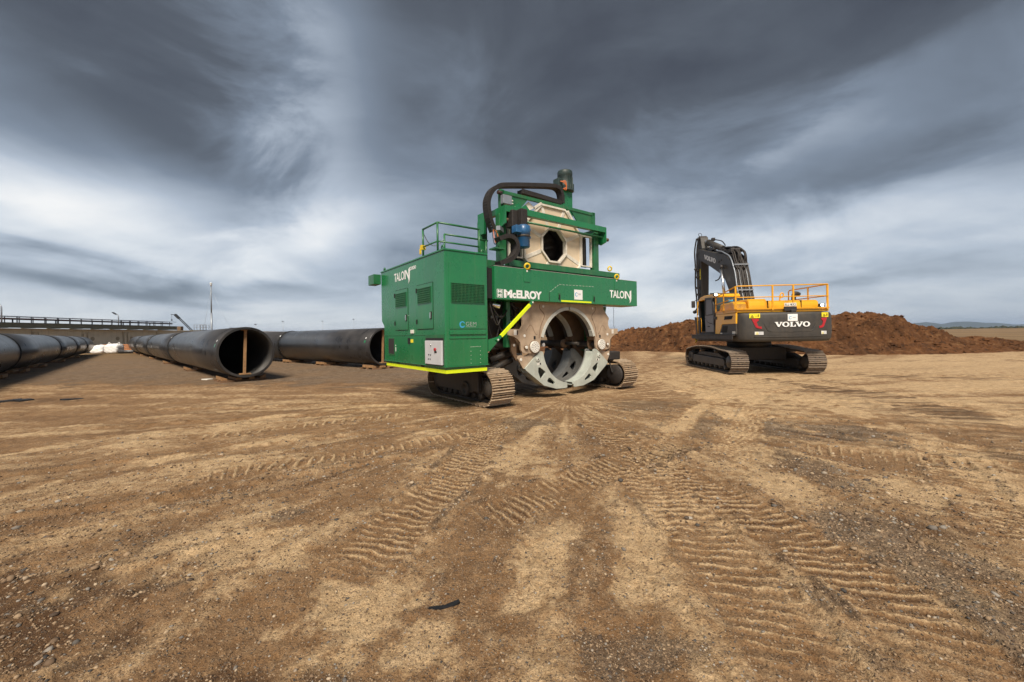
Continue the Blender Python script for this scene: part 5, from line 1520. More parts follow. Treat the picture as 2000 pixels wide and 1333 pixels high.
MB().prism([(1.86, 4.66), (2.14, 4.80), (1.94, 4.92), (1.78, 4.78)], 'y', 0.80, 0.83).build('bracket', 'cream_frame', fr_)
MB().bar((2.0, 0.66, 4.74), (2.24, 0.66, 4.90), 0.05, 0.06).build('bracket', 'cream_frame', fr_)
MB().bar((3.18, 0.66, 4.86), (3.42, 0.66, 4.58), 0.05, 0.07).build('bracket', 'cream_frame', fr_)
# vertical drive post with dark motor
dp = MB().box(3.36, 3.72, 0.98, 1.20, 3.30, 5.58).build('drive_post', 'green_paint', fm, 0.008)
mo = MB().lathe([(0.0, 0.60), (0.15, 0.60), (0.20, 0.585), (0.215, 0.55), (0.215, 0.44), (0.20, 0.42), (0.20, 0.06), (0.235, 0.05), (0.235, 0.0), (0, 0)], (3.54, 1.09, 5.57), (0, 0, 1), 28).build('electric_motor', 'motor_green', fm)
for k in range(14):
    a_ = 2 * math.pi * k / 14
    fo = MB().box(0.198, 0.226, -0.006, 0.006, 0.08, 0.40).build('cooling_fin', 'motor_green', mo)
    fo.location = (3.54, 1.09, 5.57)
    fo.rotation_euler = (0, 0, a_)
MB().box(3.18, 3.33, 0.98, 1.20, 5.62, 5.88).build('terminal_box', 'motor_green', mo, 0.012)
MB().box(3.755, 3.82, 1.0, 1.18, 5.60, 5.84).build('brake_box', 'motor_green', mo, 0.012)
for k in range(3):
    MB().tube(smooth_path([(3.22 + 0.03 * k, 0.96, 5.78), (3.30 + 0.03 * k, 0.88, 5.72 + 0.03 * k), (3.36, 0.86, 5.62 - 0.04 * k), (3.28, 0.90, 5.56)], 5), 0.011, 6).build('cable', 'orange_cable', mo)
# blue hanging motor
bl = MB().lathe([(0.0, 0.0), (0.13, 0.0), (0.145, 0.02), (0.145, 0.30), (0.16, 0.31), (0.16, 0.50), (0.10, 0.53), (0.0, 0.53)], (1.28, 0.22, 3.565), (0, 0, 1), 28).build('blue_motor', 'motor_blue', fm)
MB().box(0.99, 1.16, 0.12, 0.30, 3.88, 4.05).build('terminal_box', 'motor_blue', bl, 0.012)
MB().box(1.40, 1.47, 0.18, 0.26, 3.98, 4.03).box(1.40, 1.47, 0.18, 0.26, 3.80, 3.85).build('mount_lug', 'motor_blue', bl)
MB().lathe([(0.146, 0.0), (0.153, 0.004), (0.153, 0.05), (0.146, 0.054)], (1.28, 0.22, 3.80), (0, 0, 1), 28).build('nameplate_band', 'dark_steel', bl)
MB().box(1.19, 1.37, 0.17, 0.40, 4.09, 4.47).build('motor_bracket', 'black_rubber', bl, 0.01)
MB().box(1.02, 1.19, 0.30, 0.55, 4.05, 4.45).build('gearbox', 'black_rubber', bl, 0.02)
# cable carrier chains
def chain(pts, y, half, th_, nm):
    P = smooth_path([(p[0], y, p[1]) for p in pts], 7)
    L = sum((b - a).length for a, b in zip(P[:-1], P[1:]))
    n = max(4, int(L / 0.062))
    ch = None
    out, acc_, k = [], 0, 0
    seg = L / n
    cur = P[0].copy()
    res = [P[0]]
    d = 0
    for a, b in zip(P[:-1], P[1:]):
        l = (b - a).length
        while d + l >= seg * len(res) and len(res) <= n:
            res.append(a.lerp(b, (seg * len(res) - d) / l))
        d += l
    mb = MB()
    for a, b in zip(res[:-1], res[1:]):
        tgt = (b - a)
        a2, b2 = a + tgt * 0.04, b - tgt * 0.04
        mb.bar(a2, b2, half * 2, th_, Vector((tgt.z, 0, -tgt.x)).normalized())
        for s in (-1, 1):
            off = Vector((0, s * (half + 0.006), 0))
            mb.bar(a + off - tgt * 0.1, b + off + tgt * 0.1, 0.014, th_ * 1.12, Vector((tgt.z, 0, -tgt.x)).normalized())
    return mb.build(nm, 'black_rubber', fm)
chain([(0.858, 4.02), (0.80, 4.15), (0.725, 4.33), (0.68, 4.60), (0.705, 4.78), (0.80, 4.96), (0.958, 5.10), (1.152, 5.18), (1.912, 5.34), (2.712, 5.49), (2.984, 5.495), (3.11, 5.37), (3.135, 5.10)], 0.85, 0.09, 0.085, 'cable_chain')
chain([(1.70, 5.135), (2.3, 5.125), (3.06, 5.10)], 0.85, 0.09, 0.10, 'cable_chain')
chain([(0.45, 3.63), (0.62, 3.71), (0.79, 3.72), (0.91, 3.64), (0.95, 3.49), (0.86, 3.30), (0.68, 3.18), (0.45, 3.10)], 0.10, 0.09, 0.085, 'cable_chain')
for k in range(5):
    MB().tube(smooth_path([(0.86, 0.80, 4.05), (0.78 - 0.03 * k, 0.60, 3.95), (0.62 - 0.03 * k, 0.30, 3.70 - 0.03 * k), (0.50, 0.14, 3.60)], 6), 0.010, 6).build('cable', 'orange_cable' if k % 3 == 0 else 'black_rubber', fm)
MB().bar((0.72, 0.45, 4.0), (0.95, 0.62, 4.0), 0.10, 0.10).build('chain_clamp', 'galvanised', fm)
MB().box(0.35, 0.62, 0.05, 0.30, 3.42, 3.45).bar((0.6, 0.28, 3.44), (0.75, 0.5, 3.66), 0.05, 0.05).build('chain_tray', 'green_frame', fm)
MB().box(0.35, 0.75, 0.0, 0.9, 2.905, 3.06).build('chain_trough', 'black_rubber', fm)
# hanging wire by the far corner
MB().tube([(5.0, 0.6, 2.3), (5.0, 0.6, 1.75), (5.07, 0.6, 1.60), (5.07, 0.6, 1.48)], 0.006, 5).build('hanging_wire', 'galvanised', fm)
#EXCAVATOR
# ------------------------------------------------------------------ excavator
ex = thing('excavator', 'yellow and charcoal crawler excavator with folded boom and handrails in front of the dirt mound', 'excavator', (7.7698, 14.5362, 0), -0.0785)
exloop = [(0.05, 0.800), (0.73, 0.845), (1.20, 0.900), (1.70, 0.930), (2.5, 0.925), (3.2, 0.885), (3.80, 0.800)]
exloop += [(3.86 + 0.375 * math.sin(R(a_)), 0.43 + 0.375 * math.cos(R(a_))) for a_ in (25, 50, 75, 100, 125, 150)]
exloop += [(3.80, 0.055), (3.0, 0.055), (2.2, 0.055), (1.4, 0.055), (0.7, 0.055), (0.08, 0.055)]
exloop += [(0.02 - 0.375 * math.sin(R(a_)), 0.43 - 0.375 * math.cos(R(a_))) for a_ in (25, 50, 75, 100, 125, 150)]
for (x0, x1) in ((-0.06, 0.54), (2.52, 3.12)):
    tk = crawler(ex, x0, x1, exloop, 50, 'worn_steel', -1)
    xm = (x0 + x1) / 2
    MB().prism([(0.45, 0.24), (3.50, 0.24), (3.70, 0.34), (3.70, 0.50), (3.45, 0.56), (0.55, 0.52), (0.42, 0.42)], 'x', x0 + 0.10, x1 - 0.10).build('track_frame', 'excavator_grey', tk, 0.02)
    MB().prism([(0.5, 0.525), (3.4, 0.565), (2.9, 0.72), (1.1, 0.70)], 'x', x0 + 0.18, x1 - 0.18).build('frame_top', 'dark_steel', tk, 0.02)
    MB().box(x0 + 0.07, x1 - 0.07, 3.55, 4.02, 0.34, 0.66).build('idler_yoke', 'excavator_grey', tk, 0.03)
    for yy, nm in ((0.02, 'drive_sprocket'), (3.86, 'idler_wheel')):
        MB().lathe([(0.0, -0.23), (0.20, -0.23), (0.225, -0.20), (0.225, -0.12), (0.29, -0.11), (0.305, -0.06), (0.305, 0.06), (0.29, 0.11), (0.225, 0.12), (0.225, 0.20), (0.20, 0.23), (0, 0.23)], (xm, yy, 0.43), (1, 0, 0), 30).build(nm, 'excavator_grey', tk)
    for i in range(8):
        MB().lathe([(0.0, -0.20), (0.07, -0.20), (0.10, -0.17), (0.10, 0.17), (0.07, 0.20), (0, 0.20)], (xm, 0.42 + i * 0.43, 0.20), (1, 0, 0), 14).build('roller', 'dark_steel', tk)
    for yy in (1.25, 2.65):
        MB().lathe([(0.0, -0.2), (0.08, -0.2), (0.08, 0.2), (0, 0.2)], (xm, yy, 0.79), (1, 0, 0), 14).build('carrier_roller', 'dark_steel', tk)
MB().box(0.45, 2.60, 1.05, 2.85, 0.42, 0.92).build('undercarriage', 'dark_steel', ex, 0.04)
MB().cyl((1.60, 1.85, 0.92), (1.60, 1.85, 1.16), 0.78, n=40).build('swing_ring', 'dark_steel', ex)
MB().box(0.25, 3.05, -0.25, 3.55, 1.16, 1.40).build('platform', 'cab_dark', ex, 0.02)
MB().box(-0.02, 0.20, -0.34, 3.60, 1.385, 1.42).box(0.0, 0.03, -0.32, 3.58, 1.25, 1.384).build('step_ledge', 'cab_dark', ex, 0.006)
# counterweight
plan = [(0.13, 0.05), (0.13, -0.36), (0.17, -0.50), (0.27, -0.61), (0.45, -0.69), (0.75, -0.745), (1.20, -0.795), (1.68, -0.81), (2.16, -0.795), (2.61, -0.745), (2.91, -0.69), (3.09, -0.61), (3.19, -0.50), (3.23, -0.36), (3.23, 0.05)]
mbw = MB()
levels = [(1.17, 0.10), (1.20, 0.045), (1.27, 0.015), (1.45, 0.0), (1.9, 0.0), (2.08, 0.012), (2.14, 0.035), (2.165, 0.08)]
vv = []
for z_, ins_ in levels:
    for (x_, y_) in plan:
        cx_, cy_ = 1.68, 0.05
        k = 1 - ins_ / 1.0
        vv.append((cx_ + (x_ - cx_) * (1 - ins_ / 1.55), cy_ + (y_ - cy_) * (1 - ins_ / 0.86), z_))
npl = len(plan)
ff = [(i * npl + j, i * npl + (j + 1) % npl, (i + 1) * npl + (j + 1) % npl, (i + 1) * npl + j) for i in range(len(levels) - 1) for j in range(npl)]
mbw.add(vv, ff, True)
mbw.add([vv[j] for j in range(npl)], [tuple(range(npl))])
mbw.add([vv[(len(levels) - 1) * npl + j] for j in range(npl)], [tuple(range(npl))])
cw = mbw.build('counterweight', 'excavator_grey', ex)
mdv = cw.modifiers.new('w', 'WEIGHTED_NORMAL')
def cwy(x):
    xs_, ys_ = zip(*plan[1:-1])
    return float(np.interp(x, xs_, ys_))
def cw_frame(x0, x1, off):
    a_, b_ = Vector((x0, cwy(x0) - off, 0)), Vector((x1, cwy(x1) - off, 0))
    return a_, (b_ - a_).normalized()
def cw_decal(name, x0, x1, z0, z1, m, off=0.010, par=None):
    a_, r_ = cw_frame(x0, x1, off)
    w_ = (Vector((x1, cwy(x1) - off, 0)) - a_).length
    return plate(name, [[(0, 0), (w_, 0), (w_, z1 - z0), (0, z1 - z0)]], 0.004, (a_.x, a_.y, z0), r_, (0, 0, 1), m, par or cw)
# slab serif wordmark
def slab_word(o, r, u, w, h, m, par):
    V_ = [[(0, 1), (.50, 1), (.50, .89), (.40, .89), (.63, .34), (.84, .89), (.74, .89), (.74, 1), (1.14, 1), (1.14, .89), (1.05, .89), (.68, 0), (.46, 0), (.09, .89), (0, .89)]]
    O_ = [[(.53 + .53 * math.cos(R(q)), .5 + .53 * math.sin(R(q))) for q in range(0, 360, 12)], [(.53 + .25 * math.cos(R(q)), .5 + .37 * math.sin(R(q))) for q in range(348, -1, -12)]]
    L_ = [[(0, 1), (.48, 1), (.48, .89), (.38, .89), (.38, .13), (.62, .13), (.74, .42), (.86, .42), (.84, 0), (0, 0), (0, .11), (.10, .11), (.10, .89), (0, .89)]]
    seq = [(V_, 1.14, -0.06), (O_, 1.06, 0.06), (L_, .86, -0.08), (V_, 1.14, -0.06), (O_, 1.06, 0)]
    tot_ = sum(q[1] + q[2] for q in seq)
    x = 0
    for lps, wd, gap in seq:
        plate('lettering', [[((x + p[0]) / tot_ * w, p[1] * h) for p in lp] for lp in lps], 0.004, o, r, u, m, par)
        x += wd + gap
a_, r_ = cw_frame(1.16, 2.30, 0.022)
slab_word((1.165, -0.825, 1.668), (1, 0, 0), (0, 0, 1), 1.13, 0.165, 'white_paint', cw)
# recessed field outlined by a raised lip
lipp = [(0.86, 1.80), (0.90, 1.68), (0.96, 1.57), (1.02, 1.53), (1.10, 1.515), (1.68, 1.505), (2.28, 1.515), (2.36, 1.53), (2.42, 1.57), (2.48, 1.68), (2.52, 1.78)]
MB().tube(smooth_path([(x, cwy(x) - 0.004, z) for x, z in lipp], 5), 0.011, 8).build('panel_lip', 'excavator_grey', cw)
MB().tube(smooth_path([(x, cwy(x) - 0.002, 1.335) for x in (0.55, 0.9, 1.3, 1.68, 2.1, 2.5, 2.8)], 5), 0.009, 8).build('panel_lip', 'excavator_grey', cw)
pp = cw_decal('paper_sign', 1.585, 1.905, 1.86, 2.095, 'white_paint', 0.016)
plate('sign_ring', [arc(0, 0, 0.05, 30, 330, 24) + list(reversed(arc(0.004, 0, 0.037, 36, 324, 24)))], 0.002, (1.67, -0.831, 1.97), (1, 0, 0), (0, 0, 1), 'cyan_paint', cw)
cw_decal('sign_print', 1.74, 1.84, 1.96, 2.0, 'box_grey', 0.020)
def tri(x, z, s, m, yoff):
    plate('hazard_triangle', [[(0, 0), (s, 0), (s / 2, s * 0.87)], [(s * .2, s * .11), (s / 2, s * .62), (s * .8, s * .11)]], 0.002, (x, cwy(x) - yoff - 0.006, z), cw_frame(x, x + s, 0)[1], (0, 0, 1), m, cw)
for x0, x1, flip in ((0.41, 0.73, 1), (2.72, 2.97, -1)):
    cw_decal('warning_label', x0, x1, 1.98, 2.135, 'label_yellow', 0.014)
    tri(x0 + 0.03, 2.005, 0.10, 'void_dark', 0.018)
    cw_decal('label_mark', x1 - 0.07, x1 - 0.045, 2.02, 2.10, 'void_dark', 0.020)
    cw_decal('label_mark', x1 - 0.14, x1 - 0.09, 2.04, 2.055, 'safety_yellow', 0.020)
for x0, x1 in ((0.565, 0.83), (2.70, 2.89)):
    cw_decal('safety_label', x0, x0 + (x1 - x0) * 0.46, 1.405, 1.515, 'disc_white', 0.012)
    tri(x0 + 0.02, 1.425, (x1 - x0) * 0.34, 'label_yellow', 0.016)
    cw_decal('safety_label', x0 + (x1 - x0) * 0.48, x1, 1.405, 1.515, 'box_grey', 0.012)
tl_ = [(0.470, 1.965), (0.70, 1.955), (0.70, 1.90), (0.63, 1.845), (0.665, 1.72), (0.72, 1.685), (0.775, 1.69), (0.785, 1.61), (0.66, 1.63), (0.60, 1.665), (0.53, 1.82)]
for side in (0, 1):
    lp = tl_ if side == 0 else [(3.39 - (p[0] - 0.47) * 0.92 - 0.47, p[1]) for p in reversed(tl_)]
    xa = min(p[0] for p in lp)
    xb = max(p[0] for p in lp)
    a_, r_ = cw_frame(xa, xb, 0.012)
    plate('tail_light', [[(p[0] - xa, p[1]) for p in lp]], 0.012, (a_.x, a_.y, 0), r_, (0, 0, 1), 'red_paint', cw)
# house
MB().box(0.16, 3.16, 0.052, 1.30, 1.41, 2.185).build('engine_bay', 'cab_dark', ex)
MB().box(2.10, 3.16, 1.302, 3.35, 1.41, 2.05).build('tool_box', 'excavator_yellow', ex, 0.03)
sp_ = MB().prism([(1.24, 2.19), (-0.40, 2.175), (-0.40, 1.805), (0.70, 1.805), (0.945, 1.445), (1.31, 1.445)], 'x', 0.095, 0.155).build('side_panel', 'excavator_yellow', ex, 0.008)
MB().prism([(0.46, 2.10), (-0.20, 2.092), (-0.10, 1.97), (0.51, 1.97)], 'x', 0.088, 0.094).build('air_inlet', 'void_dark', sp_)
lowp = MB().prism([(-0.40, 1.797), (0.69, 1.797), (0.935, 1.425), (-0.40, 1.425)], 'x', 0.098, 0.156).build('lower_side_panel', 'excavator_grey', ex, 0.008)
MB().prism([(0.62, 1.74), (0.22, 1.74), (0.30, 1.50), (0.78, 1.50)], 'x', 0.092, 0.097).build('mesh_inlet', 'void_dark', lowp)
MB().box(0.093, 0.0975, -0.34, -0.12, 1.45, 1.54).build('safety_label', 'disc_white', lowp)
MB().box(0.093, 0.0975, 0.68, 0.86, 1.45, 1.49).build('safety_label', 'disc_white', lowp)
MB().box(0.11, 3.18, -0.40, 1.28, 2.19, 2.295).build('deck_ledge', 'excavator_yellow', ex, 0.015)
hood = MB().prism([(-0.16, 2.296), (-0.12, 2.56), (-0.02, 2.615), (1.5, 2.615), (1.75, 2.50), (1.75, 2.296)], 'x', 1.32, 3.03).build('engine_hood', 'excavator_yellow', ex, 0.05)
MB().prism([(-0.16, 2.296), (-0.12, 2.60), (0.0, 2.685), (1.3, 2.685), (1.5, 2.55), (1.5, 2.296)], 'x', 0.66, 1.312).build('hood_cover', 'excavator_yellow', hood, 0.05)
MB().box(1.312, 1.320, -0.15, 1.4, 2.30, 2.60).build('hood_seam', 'void_dark', hood)
MB().box(2.42, 2.43, -0.172, 1.4, 2.30, 2.60).build('hood_seam', 'void_dark', hood)
lv = MB().prism([(-0.05, 2.296), (0.0, 2.52), (0.08, 2.60), (1.1, 2.58), (1.25, 2.296)], 'x', 0.22, 0.655).build('radiator_cover', 'excavator_yellow', ex, 0.03)
for i in range(9):
    MB().bar((0.27 + i * 0.043, -0.052, 2.31), (0.27 + i * 0.043, -0.005, 2.515), 0.016, 0.012).build('louvre', 'brown_cast', lv)
MB().tube(smooth_path([(2.62, 0.6, 2.60), (2.62, 0.6, 2.80), (2.66, 0.6, 2.90), (2.74, 0.6, 2.90), (2.82, 0.62, 2.86)], 6), 0.075, 14).build('exhaust', 'black_rubber', ex)
# handrails
rl = MB()
rl.tube([(0.10, 1.24, 2.875), (0.10, -0.40, 3.10), (0.16, -0.45, 3.11), (3.10, -0.47, 3.11), (3.14, -0.40, 3.11), (3.05, 1.60, 3.11), (3.05, 1.66, 3.05), (3.05, 1.66, 2.62)], 0.022, 8)
rl.tube([(0.10, 1.24, 2.58), (0.10, -0.40, 2.71), (0.16, -0.45, 2.715), (3.10, -0.47, 2.715), (3.14, -0.40, 2.715), (3.05, 1.60, 2.72)], 0.018, 8)
rail2 = rl.build('handrail', 'rail_yellow', ex)
for (x_, y_, zt_, w_) in ((0.10, 1.24, 2.88, .03), (0.10, 0.55, 2.97, .035), (0.10, -0.40, 3.10, .055), (1.30, -0.465, 3.11, .05), (1.98, -0.468, 3.11, .055), (3.10, -0.455, 3.11, .06), (3.09, 0.55, 3.11, .045)):
    MB().bar((x_, y_, 2.25), (x_, y_, zt_), w_, 0.03).build('post', 'rail_yellow', rail2)
MB().box(0.08, 3.16, -0.475, -0.425, 2.295, 2.325).box(0.08, 0.12, -0.424, 1.26, 2.28, 2.31).build('toe_rail', 'rail_yellow', rail2)
MB().tube(smooth_path([(2.30, 0.9, 2.60), (2.30, 0.9, 2.80), (2.36, 0.92, 2.95), (2.45, 0.94, 2.93), (2.43, 0.93, 2.82), (2.33, 0.92, 2.78)], 5), 0.024, 8).build('grab_handle', 'rail_yellow', ex)
# number plate, camera, work lamps
np_ = MB().box(1.67, 2.06, -0.50, -0.485, 2.375, 2.49).build('number_plate', 'disc_white', ex, 0.004)
lettering('ILL·832', (1.69, -0.503, 2.395), (1, 0, 0), (0, 0, 1), 0.35, 0.075, 'void_dark', np_, 0.012)
MB().box(1.66, 2.07, -0.515, -0.45, 2.215, 2.365).build('plate_bracket', 'cab_dark', np_, 0.01)
MB().box(1.84, 2.00, -0.60, -0.515, 2.17, 2.25).build('rear_camera', 'cab_dark', np_, 0.02)
for (x_, y_, z_) in ((2.99, -0.34, 2.40), (0.13, 1.30, 2.985)):
    wl = MB().box(x_ - 0.085, x_ + 0.085, y_ - 0.02, y_ + 0.08, z_ - 0.055, z_ + 0.055).build('work_lamp', 'cab_dark', ex, 0.015)
    MB().lathe([(0.0, 0.016), (0.03, 0.012), (0.048, 0.0), (0.048, -0.01)], (x_, y_ - 0.021, z_), (0, -1, 0), 16).build('lens', 'lamp_lit', wl)
MB().bar((2.99, -0.26, 2.29), (2.99, -0.26, 2.36), 0.04, 0.04).build('lamp_stalk', 'cab_dark', ex)
# cab
cbx_ = MB().box(0.16, 1.06, 1.34, 3.10, 1.42, 1.50).build('cab', 'cab_dark', ex, 0.01)
prof_roof = [(1.34, 2.86), (1.30, 2.93), (1.36, 3.01), (2.55, 3.045), (2.95, 2.99), (3.14, 2.86), (3.10, 2.83), (2.9, 2.92), (2.55, 2.95), (1.44, 2.90)]
MB().prism([(1.34, 2.88), (1.32, 2.95), (1.42, 3.02), (2.5, 3.05), (2.9, 3.0), (3.10, 2.90), (3.06, 2.86)], 'x', 0.13, 1.07).build('roof', 'excavator_yellow', cbx_, 0.025)
MB().box(0.22, 1.0, 1.6, 2.7, 3.03, 3.075).build('roof_hatch', 'cab_dark', cbx_, 0.02)
MB().bar((0.30, 2.3, 3.12), (0.62, 2.2, 3.12), 0.06, 0.04).cyl((0.45, 2.25, 3.05), (0.45, 2.25, 3.12), 0.015, n=8).build('beacon_arm', 'cab_dark', cbx_)
for (x_, y_, zt_) in ((0.16, 1.36, 2.9), (1.02, 1.36, 2.9), (0.16, 2.25, 2.93), (0.17, 3.02, 2.88), (1.02, 3.02, 2.88)):
    MB().box(x_ - 0.02, x_ + 0.05, y_ - 0.02, y_ + 0.06, 1.50, zt_).build('pillar', 'cab_dark', cbx_, 0.01)
MB().box(0.21, 1.0, 1.352, 1.372, 2.42, 2.89).build('rear_window', 'tinted_glass', cbx_)
MB().box(0.62, 0.80, 1.343, 1.350, 2.72, 2.80).build('window_sticker', 'cyan_paint', cbx_)
MB().box(0.20, 1.02, 1.345, 1.385, 1.50, 2.42).build('rear_wall', 'cab_dark', cbx_)
MB().box(1.035, 1.05, 1.44, 3.0, 1.9, 2.87).build('side_window', 'tinted_glass', cbx_)
MB().box(0.22, 1.01, 3.05, 3.065, 1.55, 2.86).build('windscreen', 'tinted_glass', cbx_)
MB().box(0.165, 0.20, 1.44, 2.24, 1.50, 2.88).build('rear_quarter', 'cab_dark', cbx_)
MB().box(0.40, 0.85, 1.75, 2.25, 1.70, 1.86).box(0.40, 0.85, 1.60, 1.75, 1.72, 2.55).build('seat', 'black_rubber', cbx_, 0.05)
MB().box(0.45, 0.8, 2.7, 2.85, 1.5, 2.05).build('console', 'cab_dark', cbx_, 0.03)
MB().box(0.28, 0.36, 2.35, 2.42, 1.70, 2.05).build('lever', 'red_paint', cbx_, 0.01)
dr = plate('cab_door', [[(1.36, 1.50), (2.20, 1.50), (2.26, 2.10), (2.26, 2.93), (1.60, 2.90), (1.45, 2.70), (1.36, 2.2)], [(1.52, 2.25), (1.56, 2.66), (1.66, 2.82), (2.18, 2.85), (2.18, 2.22)]], 0.05, (0.105, 0, 0), (0, 1, 0), (0, 0, 1), 'cab_dark', ex, 0.008)
plate('door_glass', [[(1.52, 2.25), (1.56, 2.66), (1.66, 2.82), (2.18, 2.85), (2.18, 2.22)]], 0.02, (0.105, 0, 0), (0, 1, 0), (0, 0, 1), 'door_grey', dr)
plate('door_lower_skin', [[(1.42, 1.53), (2.18, 1.53), (2.22, 2.08), (2.0, 1.93), (1.80, 1.86), (1.55, 1.84), (1.42, 1.78)]], 0.012, (0.074, 0, 0), (0, 1, 0), (0, 0, 1), 'door_grey', dr, 0.004)
plate('door_lower_skin', [[(1.44, 1.82), (1.56, 1.88), (1.82, 1.90), (2.02, 1.97), (2.22, 2.12), (2.22, 2.19), (1.44, 2.19)]], 0.010, (0.074, 0, 0), (0, 1, 0), (0, 0, 1), 'door_grey', dr, 0.004)
MB().bar((0.066, 1.75, 1.74), (0.066, 1.95, 1.76), 0.02, 0.03).build('door_handle', 'void_dark', dr)
MB().tube([(0.10, 3.08, 1.46), (0.08, 3.10, 2.2), (0.10, 3.05, 2.85)], 0.018, 8).build('grab_rail', 'rail_yellow', cbx_)
MB().tube(smooth_path([(0.10, 2.70, 1.52), (0.07, 2.62, 1.75), (0.07, 2.62, 2.0), (0.10, 2.75, 2.12)], 6), 0.016, 8).build('grab_rail', 'rail_yellow', cbx_)
MB().box(0.06, 0.15, 1.12, 1.32, 2.0, 2.12).build('side_lamp', 'cab_dark', ex, 0.02)
mr = MB().box(0.055, 0.215, 3.66, 3.74, 2.62, 2.93).build('mirror', 'cab_dark', ex, 0.03)
MB().tube(smooth_path([(0.19, 3.70, 2.92), (0.24, 3.55, 2.97), (0.22, 3.2, 2.92), (0.18, 3.06, 2.84)], 6), 0.014, 8).build('mirror_arm', 'cab_dark', mr)
MB().tube(smooth_path([(0.16, 3.08, 2.72), (0.14, 3.3, 2.55), (0.12, 3.45, 2.45), (0.12, 3.5, 2.4)], 6), 0.03, 8).lathe([(0, -0.06), (0.07, -0.05), (0.08, 0), (0.07, 0.05), (0, 0.06)], (0.12, 3.5, 2.42), (0, 1, 0), 14).build('front_lamp', 'cab_dark', ex)
# boom
bprof = [(6.38, 5.66), (6.30, 5.76), (6.118, 5.72), (4.71, 5.31), (3.236, 4.896), (2.98, 4.76), (2.723, 4.53), (2.54, 4.20), (2.426, 3.884), (2.267, 3.345), (2.05, 2.62), (1.92, 2.08), (2.48, 2.08), (2.62, 2.55), (2.949, 3.337), (3.272, 3.788), (3.613, 4.078), (4.735, 4.597), (5.944, 5.098), (6.267, 5.309), (6.40, 5.45)]
bmo = MB().prism(bprof, 'x', 1.34, 1.94).build('boom', 'excavator_grey', ex, 0.018)
MB().box(1.15, 1.34, 1.85, 2.6, 1.40, 2.35).build('boom_foot', 'cab_dark', bmo, 0.02)
MB().box(1.94, 2.10, 1.85, 2.6, 1.40, 2.35).build('boom_foot', 'cab_dark', bmo, 0.02)
slab_word((1.337, 5.52, 5.13), Vector((0, -1.3, -0.452)).normalized(), Vector((0, -0.06, 1)).normalized(), 1.38, 0.21, 'white_paint', bmo)
for (y_, z_, r_) in ((3.86, 4.69, 0.055), (3.62, 4.73, 0.05), (3.78, 4.42, 0.055), (3.55, 4.47, 0.05), (3.35, 4.37, 0.11), (6.25, 5.56, 0.09)):
    MB().cyl((1.315, y_, z_), (1.96, y_, z_), r_, n=16).build('pin', 'cab_dark', bmo)
# hydraulic lines up the back of the boom
hr2 = random.Random(8)
back = [(1.98, 2.15), (2.05, 2.62), (2.267, 3.345), (2.426, 3.884), (2.54, 4.20), (2.723, 4.53), (2.98, 4.76), (3.236, 4.90)]
for i, x_ in enumerate((1.37, 1.42, 1.47, 1.53, 1.58, 1.63, 1.68, 1.73, 1.78, 1.83, 1.88, 1.92)):
    P = [(x_ + hr2.uniform(-0.012, 0.012), y_ - 0.045 - 0.03 * (i % 3), z_ + 0.02) for y_, z_ in back]
    ext = [(x_, 3.6, 5.10 + 0.05 * (i % 3)), (x_, 4.1, 5.24 + 0.05 * (i % 3))]
    MB().tube(smooth_path(P + ext, 4), 0.024 if i % 2 else 0.030, 7).build('hydraulic_line', 'galvanised' if i in (0, 3, 9) else 'cab_dark', bmo)
for z_, y_ in ((4.30, 2.52), (3.2, 2.17)):
    MB().box(1.35, 1.93, y_ - 0.13, y_ - 0.10, z_, z_ + 0.05).build('line_clamp', 'galvanised', bmo)
hrs = random.Random(4)
for i, x_ in enumerate((1.42, 1.50, 1.57, 1.66, 1.74, 1.82, 1.92)):
    j1, j2, j3 = hrs.uniform(-0.22, 0.10), hrs.uniform(-0.10, 0.10), hrs.uniform(-0.06, 0.06)
    MB().tube(smooth_path([(x_, 2.52 + j1, 4.30 + j1), (x_ + j3, 2.56, 4.72 + j1), (x_ + 0.02, 2.95 + j2, 5.06 + j2), (x_ + j3, 3.5, 5.20 + j2), (x_, 3.9, 5.28 + j3)], 6), 0.026 + 0.010 * (i % 3), 8).build('hydraulic_hose', 'black_rubber', bmo)
for i, x_ in enumerate((1.5, 1.72)):
    MB().tube(smooth_path([(x_, 4.5, 5.30), (x_, 4.9, 5.62), (x_, 5.2, 5.62), (x_, 5.5, 5.62)], 6), 0.026, 8).build('hydraulic_hose', 'black_rubber', bmo)
MB().tube(smooth_path([(1.5, 4.9, 5.28), (1.45, 5.15, 5.58), (1.45, 5.5, 5.60), (1.5, 5.75, 5.62)], 6), 0.03, 8).box(1.44, 1.62, 4.7, 5.3, 5.42, 5.56).build('valve_block', 'cab_dark', bmo)
MB().tube(smooth_path([(1.9, 5.15, 4.75), (1.9, 4.95, 4.4), (1.92, 5.25, 4.1), (1.9, 5.6, 4.05)], 6), 0.028, 8).build('hydraulic_hose', 'black_rubber', bmo)
for x_ in (1.21, 2.07):
    cl = MB().cyl((x_, 3.02, 3.0), (x_, 2.72, 1.75), 0.105, n=18).build('boom_cylinder', 'cab_dark', ex)
    MB().cyl((x_, 3.36, 4.36), (x_, 3.02, 3.02), 0.058, n=18).build('cylinder_rod', 'chrome', cl)
    MB().cyl((x_ - 0.06, 3.35, 4.37), (x_ + 0.06, 3.35, 4.37), 0.10, n=18).build('rod_eye', 'cab_dark', cl)
scy = MB().cyl((1.64, 4.10, 5.32), (1.64, 5.62, 5.93), 0.14, n=20).cyl((1.64, 5.58, 5.915), (1.64, 5.70, 5.962), 0.16, n=20).build('stick_cylinder', 'excavator_grey', ex)
MB().cyl((1.64, 5.68, 5.955), (1.64, 6.42, 6.25), 0.06, n=18).build('cylinder_rod', 'chrome', scy)
